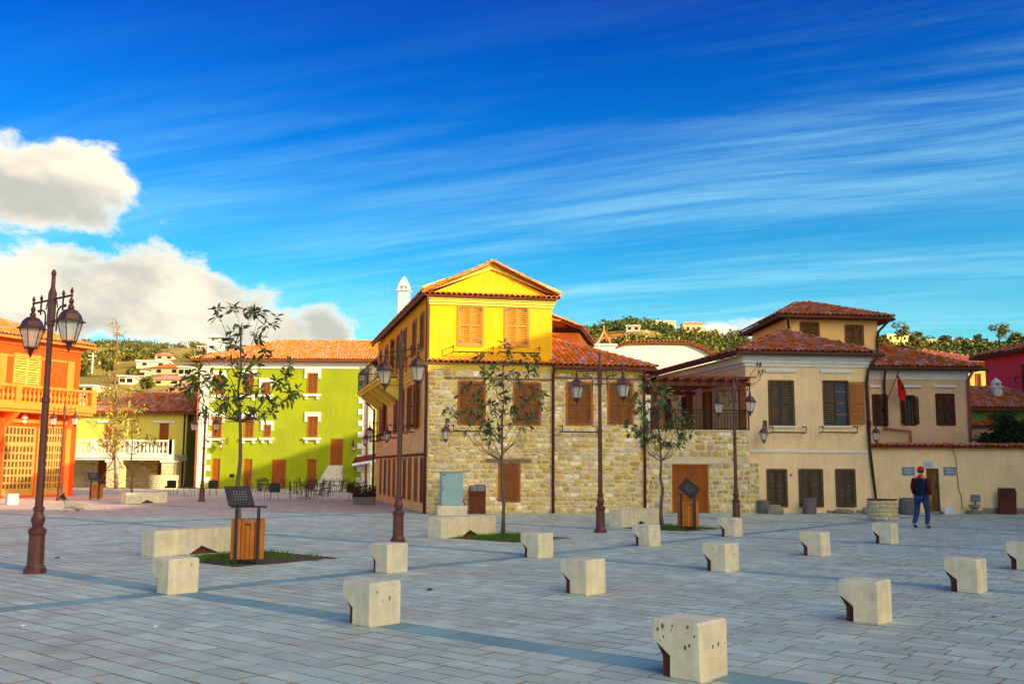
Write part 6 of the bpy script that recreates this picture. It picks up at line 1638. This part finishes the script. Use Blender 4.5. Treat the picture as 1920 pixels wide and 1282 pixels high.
def BIKE():
    p = G(221, 918); t = thing('bicycle', 'old bicycle parked on its stand before the thin golden sapling', 'bicycle', p, .05)
    for x in (-.52, .52):
        q = MB(); n = 20; q.tube([(x + .33 * math.cos(k * 6.2832 / n), 0, .34 + .33 * math.sin(k * 6.2832 / n)) for k in range(n + 1)], .016, 5, False)
        wh = q.build('wheel', M_black, t); q = MB()
        for k in range(8): a = k * .785; q.tube([(x, 0, .34), (x + .32 * math.cos(a), 0, .34 + .32 * math.sin(a))], .004, 3)
        q.build('spokes', M_silver, wh)
    q = MB(); bb, hd, st, rw, fw = (0, 0, .30), (.34, 0, .80), (-.16, 0, .78), (-.52, 0, .34), (.52, 0, .34)
    for a, b_ in ((bb, hd), (bb, st), (st, hd), (bb, rw), (st, rw), (hd, fw)): q.tube([a, b_], .02, 6)
    q.build('frame', M_silver, t); q = MB(); q.tube([hd, (.32, 0, .95), (.32, -.2, 1.0), (.2, -.26, .98)], .012, 5); q.tube([(.32, 0, .95), (.32, .2, 1.0), (.2, .26, .98)], .012, 5); q.build('handlebar', M_silver, t)
    q = MB(); q.tube([st, (-.18, 0, .9)], .012, 5); q.lathe([(.03, .88), (.1, .91), (.08, .94)], 8, (-.2, 0, 0)); q.build('saddle', M_black, t)
    q = MB(); q.tube([(0, -.06, .30), (0, -.06, .15), (.0, -.14, .15)], .01, 4); q.tube([(0, .06, .30), (0, .06, .45), (0, .14, .45)], .01, 4); q.build('pedals', M_black, t)
BIKE()

# ================================================================ skinned figures
def skin(nodes, edges, root=0, sub=2):
    me = bpy.data.meshes.new('tmp'); me.from_pydata([n[:3] for n in nodes], edges, []); o = bpy.data.objects.new('tmp', me); C.objects.link(o)
    m = o.modifiers.new('s', 'SKIN'); m.use_smooth_shade = True; m.branch_smoothing = .4
    sv = me.skin_vertices[0].data
    for i, n in enumerate(nodes): r = n[3]; sv[i].radius = r if isinstance(r, tuple) else (r, r); sv[i].use_root = (i == root)
    m2 = o.modifiers.new('u', 'SUBSURF'); m2.levels = sub; m2.render_levels = sub
    dg = bpy.context.evaluated_depsgraph_get(); out = bpy.data.meshes.new_from_object(o.evaluated_get(dg)); bpy.data.objects.remove(o); bpy.data.meshes.remove(me)
    for p in out.polygons: p.use_smooth = True
    return out
def addmesh(name, me, m, par): me.materials.clear(); me.materials.append(m); o = bpy.data.objects.new(name, me); C.objects.link(o); o.parent = par; return o
def MAN():
    g = G(1730, 990); t = thing('person', 'man in a red cap, navy vest and blue jeans walking away past the round well', 'person', g, -.75)
    # local: walks towards +y, x to his right; left leg behind
    n = [(0, 0, .93, (.15, .11)), (0, .01, 1.10, (.14, .10)), (0, .02, 1.30, (.17, .115)), (0, .02, 1.43, (.13, .09)), (0, .03, 1.50, .052), (0, .05, 1.57, .058), (0, .055, 1.64, (.078, .092)), (0, .05, 1.70, (.066, .08)),
         (.10, .0, .86, .092), (.11, .14, .50, .062), (.115, .12, .30, .060), (.115, .02, .09, .042), (.12, .10, .045, .026), (.125, .20, .035, .018),
         (-.10, -.01, .86, .092), (-.12, -.04, .50, .062), (-.12, -.16, .30, .060), (-.12, -.34, .13, .042), (-.12, -.27, .06, .026), (-.125, -.19, .035, .018),
         (.20, .01, 1.41, .060), (.25, -.05, 1.16, .050), (.245, .03, .94, .036), (.245, .06, .86, .036),
         (-.20, .01, 1.41, .060), (-.25, .02, 1.16, .050), (-.24, .12, .96, .036), (-.235, .16, .89, .036)]
    e = [(0, 1), (1, 2), (2, 3), (3, 4), (4, 5), (5, 6), (6, 7), (0, 8), (8, 9), (9, 10), (10, 11), (11, 12), (12, 13), (0, 14), (14, 15), (15, 16), (16, 17), (17, 18), (18, 19), (3, 20), (20, 21), (21, 22), (22, 23), (3, 24), (24, 25), (25, 26), (26, 27)]
    body = addmesh('body', skin(n, e), M_skin, t)
    def part(nm, idx, edges_, m, grow, root=0): 
        nn = [(*n[i][:3], tuple(r + grow for r in n[i][3]) if isinstance(n[i][3], tuple) else n[i][3] + grow) for i in idx]; return addmesh(nm, skin(nn, [(idx.index(a), idx.index(b_)) for a, b_ in edges_], root), m, t)
    part('jeans', [0, 8, 9, 10, 11, 14, 15, 16, 17], [(0, 8), (8, 9), (9, 10), (10, 11), (0, 14), (14, 15), (15, 16), (16, 17)], M_jean, .016)
    part('sweater', [1, 2, 3, 20, 21, 22, 24, 25, 26], [(1, 2), (2, 3), (3, 20), (20, 21), (21, 22), (3, 24), (24, 25), (25, 26)], M_maroon, .018)
    nn = [(0, 0, .86, (.165, .135)), (0, 0, .92, (.18, .14)), (0, .01, 1.08, (.19, .145)), (0, .02, 1.30, (.215, .15)), (0, .02, 1.41, (.20, .13)), (0, .03, 1.45, (.12, .10))]
    addmesh('vest', skin(nn, [(0, 1), (1, 2), (2, 3), (3, 4), (4, 5)]), M_vest, t)
    nn = [(0, .02, 1.44, (.12, .10)), (0, .01, 1.50, (.085, .085)), (0, .0, 1.535, (.07, .07))]; addmesh('hood', skin(nn, [(0, 1), (1, 2)]), M_red, t)
    q = MB(Matrix.Translation((0, .05, 1.66)) @ Matrix.Rotation(.5, 4, 'Z')); q.lathe([(.093, 0), (.098, .03), (.09, .07), (.065, .105), (.03, .12), (.006, .125)], 14); q.add([(-.075, .07, .0), (.075, .07, .0), (.07, .17, -.02), (0, .19, -.02), (-.07, .17, -.02), (-.075, .07, .012), (.075, .07, .012), (.07, .17, -.008), (0, .19, -.008), (-.07, .17, -.008)], [(0, 1, 2, 3, 4), (9, 8, 7, 6, 5), (2, 7, 8, 3), (3, 8, 9, 4), (0, 4, 9, 5), (1, 6, 7, 2)])
    q.build('cap', M_red, t, smooth=True)
    for s in (-1, 1): q = MB(Matrix.Translation((s * .085, .045, 1.625))); q.lathe([(.008, -.03), (.02, -.01), (.022, .015), (.01, .03)], 6); q.build('ear', M_skin, t, smooth=True)
    q = MB(); q.tube([(0, .14, 1.66), (0, .168, 1.625), (0, .145, 1.61)], [.01, .017, .012], 6); q.build('nose', M_skin, t, smooth=True)
    for s in (-1, 1):
        q = MB(); q.lathe([(.004, -.009), (.011, 0), (.004, .009)], 6, (s * .032, .137, 1.65)); q.build('eye', M_black, t)
    q = MB(); q.box(-.022, .022, .135, .142, 1.578, 1.584); q.build('mouth', M_red, t)
    q = MB(Matrix.Translation((0, .035, 1.62))); q.lathe([(.083, -.02), (.087, .02), (.086, .045)], 12); q.build('hair', M_black, t, smooth=True)
    for (i, f) in ((13, (.12, .13)), (19, (-.12, -.24))):
        x, y = f; nn = [(x, y - .12 if i == 13 else y - .07, .055 if i == 13 else .11, .042), (x, y, .045 if i == 13 else .06, .045), (x, y + .11, .03, .033)]; 
        nn = [(x, y - .10, .06 if i == 13 else .13, .048), (x, y, .045 if i == 13 else .07, .046), (x + .005, y + .10, .034, .036)]; addmesh('shoe', skin(nn, [(0, 1), (1, 2)]), M_shoe, t)
    for (k, a) in ((23, 0), (27, 1)):
        hx, hy, hz = n[k][:3]
        for j, (dy, ln) in enumerate(((-.022, .055), (-.008, .065), (.006, .068), (.02, .06))):
            nn = [(hx, hy + dy, hz, .0105), (hx, hy + dy * 1.2 + .005, hz - .04, .0100), (hx - .006 * (1 if a == 0 else -1), hy + dy * 1.2 + .016, hz - .04 - ln * .5, .0090), (hx - .014 * (1 if a == 0 else -1), hy + dy + .020, hz - .04 - ln * .85, .008)]
            addmesh('finger', skin(nn, [(0, 1), (1, 2), (2, 3)], sub=1), M_skin, t)
        nn = [(hx, hy + .015, hz + .01, .012), (hx - .01 * (1 if a == 0 else -1), hy + .045, hz - .02, .011), (hx - .012 * (1 if a == 0 else -1), hy + .055, hz - .05, .009)]; addmesh('thumb', skin(nn, [(0, 1), (1, 2)], sub=1), M_skin, t)
MAN()
def DOG():
    g = G(137, 959); t = thing('dog', 'white dog with a dark head lying on the sunlit pavement', 'dog', g, 3.5); t.scale = (.72, .9, 1.15)
    n = [(0, 0, .19, (.14, .13)), (.22, .0, .22, (.13, .14)), (.36, .0, .30, (.10, .10)), (.44, 0, .42, .065), (.50, 0, .49, .075), (.62, .01, .47, .045), (.68, .01, .46, .03), (-.25, .0, .17, (.13, .14)), (-.40, 0, .14, .09), (-.55, .03, .06, .03), (-.72, .10, .035, .018),
         (.34, .13, .14, .05), (.50, .15, .05, .035), (.64, .15, .03, .03), (.34, -.13, .14, .05), (.50, -.15, .05, .035), (.66, -.14, .03, .03), (-.26, -.15, .15, .085), (-.12, -.21, .06, .04), (-.28, -.24, .035, .03), (-.10, -.25, .03, .028), (.48, .06, .56, .025), (.47, .08, .60, .012), (.48, -.06, .56, .025), (.47, -.08, .60, .012)]
    e = [(0, 1), (1, 2), (2, 3), (3, 4), (4, 5), (5, 6), (0, 7), (7, 8), (8, 9), (9, 10), (2, 11), (11, 12), (12, 13), (2, 14), (14, 15), (15, 16), (7, 17), (17, 18), (18, 19), (19, 20), (4, 21), (21, 22), (4, 23), (23, 24)]
    me = skin(n, e); me.materials.clear(); me.materials.append(M_dogw); me.materials.append(M_dogd)
    for p in me.polygons:
        if p.center.z > .37 + .03 * math.sin(p.center.x * 40): p.material_index = 1
    o = bpy.data.objects.new('body', me); C.objects.link(o); o.parent = t
DOG()

# ================================================================ litter and fallen leaves
for (px, py, lab) in ((804, 1107, 'curled brown leaf fallen on the paving near the centre'), (105, 1047, 'brown leaf on the paving right of the nearest lamp post'), (1036, 986, 'small brown leaf left of the middle lamp post'), (1628, 972, 'scrap of dark leaf left of the round well')):
    g = G(px, py) + Vector((0, 0, .012)); t = thing('fallen_leaf', lab, 'leaf', g, random.uniform(0, 3)); q = MB()
    q.add([(-.07, 0, .02), (-.02, -.03, 0), (.05, -.02, .0), (.08, 0, .015), (.04, .03, .02), (-.03, .03, .01)], [(0, 1, 5), (1, 2, 4, 5), (2, 3, 4)]); q.build('blade', M_rust, t)
for (px, py) in ((43, 1174), (291, 1176)):
    g = G(px, py); t = thing('paper_scrap', 'tiny crumpled white scrap on the foreground paving, ' + ('at the left edge' if px < 100 else 'below the left stone stool'), 'paper', g); q = MB(); q.lathe([(.012, 0), (.03, .01), (.02, .022), (.004, .026)], 6, jit=.4); q.build('paper', M_creamw, t)
g = G(1864, 1156); t = thing('blue_wrapper', 'tiny flat blue wrapper lying on the paving at the right', 'wrapper', g); q = MB(); q.add([(-.04, -.02, .004), (.04, -.025, .008), (.045, .02, .004), (-.03, .025, .014)], [(0, 1, 2, 3)]); q.build('sheet', mat('blue_plastic', (.05, .12, .5), .4), t)

# ================================================================ the hills: houses, trees, woods
def onhill(px, py):
    d = ray(px, py)
    for k in range(100, 520, 2):
        p = CAM + d * (k / d.y)
        if p.z < hg(p.x, p.y): return Vector((p.x, p.y, hg(p.x, p.y)))
    return None
HH = [(286, 688, 58, 10, 'long white house on the left hillside with a row of dark windows', 'w', 0), (312, 702, 60, 12, 'cream hillside house with a pale gabled roof, left of the green roof', 'c', 1), (312, 722, 60, 10, 'yellow hillside house just above the loggia roof', 'y', 1),
      (158, 736, 34, 12, 'small ochre house low on the hill beside the orange house', 'c', 0), (345, 706, 22, 16, 'grey-white villa partly behind the tree crown on the left hill', 'w', 0), (308, 674, 34, 8, 'low ochre house near the left hill top', 'c', 1),
      (236, 722, 26, 14, 'white narrow house in the middle of the left hillside', 'w', 0), (377, 655, 14, 5, 'tiny white hut on the left ridge', 'w', 0), (262, 706, 18, 8, 'little beige shed between trees on the left hill', 'c', 0), (330, 735, 30, 8, 'flat red roofed house directly above the loggia roof', 'r', 1),
      (1187, 620, 26, 9, 'small pale house high on the right hill', 'w', 0), (1248, 618, 40, 16, 'arcaded ochre building with dark openings on the right ridge', 'c', 0), (1300, 624, 40, 18, 'cream villa with a brown hip roof on the right ridge', 'c', 1),
      (1336, 630, 24, 10, 'small cream box house right of the brown roofed villa', 'c', 0), (1160, 642, 44, 10, 'red roofed house at the foot of the right hill', 'r', 1), (1690, 640, 60, 12, 'long yellow terrace building on the far right hill', 'y', 0),
      (1745, 645, 60, 8, 'low sunlit wall-like building in the middle of the far right hill', 'y', 0), (1805, 650, 40, 14, 'white box house with a flat roof on the far right hill', 'w', 0), (1835, 650, 34, 10, 'cream stepped house right of the white box house', 'c', 0), (1660, 652, 20, 8, 'orange-white hut beside the cream tower', 'c', 1)]
WM = {'w': mat('hill_white', (.52, .46, .34), .9), 'c': mat('hill_cream', (.55, .42, .22), .9), 'y': mat('hill_yellow', (.72, .54, .20), .9), 'r': mat('hill_brick', (.55, .30, .18), .9)}
HP = []
for (px, py, wpx, hpx, lab, k, rf) in HH:
    p = onhill(px, py)
    if p is None: p = P(px, py, 410); 
    s = p.y / 1860; W, Hh = wpx * s, hpx * s; HP.append(p); base = p.z - 1.5; dp = max(6, W * .45); zt = p.z + Hh
    t = thing('hillside_house', lab, 'house', (p.x, p.y, base), random.uniform(-.15, .25)); q = MB(); q.box(-W / 2, W / 2, 0, dp, 0, Hh + 1.5); w_ = q.build('wall', WM[k], t)
    nw = max(2, int(W / 3.2)); fl = max(1, int(Hh / 3.0))
    for j in range(fl):
        for i in range(nw):
            x = -W / 2 + W * (i + .5) / nw; z = 1.5 + (Hh) * (j + .25) / fl; q = MB(); q.box(x - .5, x + .5, -.06, .02, z, z + min(1.5, Hh / fl * .5)); q.build('window', M_ind, t)
    q = MB()
    if rf: q.add([(-W / 2 - .5, -.5, Hh + 1.5), (W / 2 + .5, -.5, Hh + 1.5), (W / 2 + .5, dp + .5, Hh + 1.5), (-W / 2 - .5, dp + .5, Hh + 1.5), (-W / 2 + dp * .35, dp / 2, Hh + 1.5 + dp * .2), (W / 2 - dp * .35, dp / 2, Hh + 1.5 + dp * .2)], [(0, 1, 5, 4), (1, 2, 5), (2, 3, 4, 5), (3, 0, 4), (3, 2, 1, 0)]); q.build('roof', M_tile, t)
    else: q.box(-W / 2 - .3, W / 2 + .3, -.4, dp + .3, Hh + 1.501, Hh + 1.75); q.build('roof', M_creamw, t)
# long terrace walls
for (x0, y0_, x1, y1_, lab) in ((170, 668, 245, 662, 'long pale retaining wall crossing the left hill'), (150, 684, 185, 684, 'short pale retaining wall low on the left hill'), (1690, 632, 1790, 640, 'sunlit retaining wall on the far right hill')):
    a, b_ = onhill(x0, y0_), onhill(x1, y1_)
    if a is None or b_ is None: continue
    b_.y = max(b_.y, a.y - 30); t = thing('retaining_wall', lab, 'wall', a); q = MB(); d = b_ - a; n = 8
    for i in range(n):
        u, v = d * (i / n), d * ((i + 1) / n); h = 1.3; q.add([(u.x, u.y, u.z - 2), (v.x, v.y, v.z - 2), (v.x, v.y, v.z + h), (u.x, u.y, u.z + h), (u.x, u.y + 1, u.z - 2), (v.x, v.y + 1, v.z - 2), (v.x, v.y + 1, v.z + h), (u.x, u.y + 1, u.z + h)], [(0, 1, 2, 3), (3, 2, 6, 7), (5, 4, 7, 6)])
    q.build('masonry', WM['y'], t)
# woods on the slopes
def clump(seed, n=70):
    rr = random.Random(seed); q = MB(); cl = [(Vector((rr.gauss(0, .45), rr.gauss(0, .45), rr.uniform(.3, .9))), rr.uniform(.35, .6)) for _ in range(5)]
    for i in range(n):
        c, s = rr.choice(cl); d = Vector((rr.gauss(0, 1), rr.gauss(0, 1), rr.gauss(0, 1))).normalized(); p = c + d * s * rr.uniform(.7, 1.1); a = (d.orthogonal().normalized() + Vector((rr.gauss(0, .4), rr.gauss(0, .4), rr.gauss(0, .4)))).normalized(); b_ = d.cross(a).normalized(); k = rr.uniform(.09, .2)
        q.add([p - a * k, p + b_ * k * .8, p + a * k, p - b_ * k * .8], [(0, 1, 2, 3)])
    return q.mesh('hill_tree', M_leafh)
CLM = [clump(s) for s in range(6)]
T = Pieces(); rr = random.Random(8); cnt = 0
def okh(p, far=0): return all(abs(p.x - h.x) > 9 or not (-14 < h.y - p.y < 40) for h in HP)
for k in range(22000):
    px = rr.choice((rr.uniform(120, 430), rr.uniform(1040, 1480), rr.uniform(1620, 1960), rr.uniform(-200, 2150))); y = rr.uniform(120, 440); x = (px - 960) / 1860 * y
    dn = noise.noise(Vector((x * .03, y * .03, 1))) + (.25 if px > 1000 else .28) - (.6 if (px < 560 and y > 290) else 0)
    if dn < rr.uniform(-.35, .35): continue
    p = Vector((x, y, hg(x, y)))
    if not okh(p): continue
    s = rr.uniform(1.3, 3.2) * (1.15 if px > 1600 else (.75 if px < 560 else 1)); T.put(mtx(Vector((s, 0, 0)), Vector((0, s, 0)), Vector((0, 0, s * rr.uniform(.8, 1.4))), p + Vector((0, 0, -.3))), rr.randrange(6)); cnt += 1
    if cnt > 5000: break
woods = T.finish('tree', CLM, None, 0, 'hillside_woods')
tag(woods, 'scattered olive trees and scrub covering the hills', 'woods')
for i, (px, py, r, lab) in enumerate(((1380, 638, 3.2, 'bushy bright tree on the ridge just left of the cream tower'), (1690, 628, 3.4, 'round dark tree on the skyline right of the tower roof'), (1722, 634, 2.6, 'small reddish tree on the skyline, right of the round one'), (1770, 636, 2.6, 'pair of low trees in the middle of the right skyline'),
        (1873, 632, 4.2, 'tall round tree on the skyline near the right edge'), (1842, 640, 2.8, 'dark pointed tree on the skyline above the pink house'), (1905, 640, 3.0, 'bushy tree on the skyline at the right edge'), (1712, 655, 3.0, 'dark tree below the skyline, behind the annex roof'), (1655, 640, 2.6, 'light green tree hugging the tower wall'),
        (250, 712, 2.6, 'dark tree beside the white hillside houses'), (200, 700, 3.0, 'round tree on the left slope above the loggia roof'), (275, 730, 2.6, 'dark tree directly above the loggia roof'))):
    p = onhill(px, py + 6); Y = 300 if px > 1000 else 260
    if p is None: p = P(px, py + 14, 400)
    bush('hillside_tree', lab, Vector((p.x, p.y, p.z - .5)), (r * p.y / 330, r * p.y / 330, r * p.y / 330), 900, M_leafh, .42, 20 + i, r * .3, 'tree', 'trees on the hills', clumps=9)
for (px, y0_, y1_, lab) in ((172, 662, 700, 'wooden utility pole on the left hillside'), (1212, 618, 640, 'wooden utility pole on the right hillside')):
    p = onhill(px, y1_) or P(px, y1_, 300); t = thing('utility_pole', lab, 'pole', p); q = MB(); h = (y1_ - y0_) / 1860 * p.y; q.tube([(0, 0, -1), (0, 0, h)], .22, 6); q.build('mast', M_quoin, t); q = MB(); q.box(-1, 1, -.1, .1, h - .8, h - .55); q.build('crossarm', M_quoin, t)
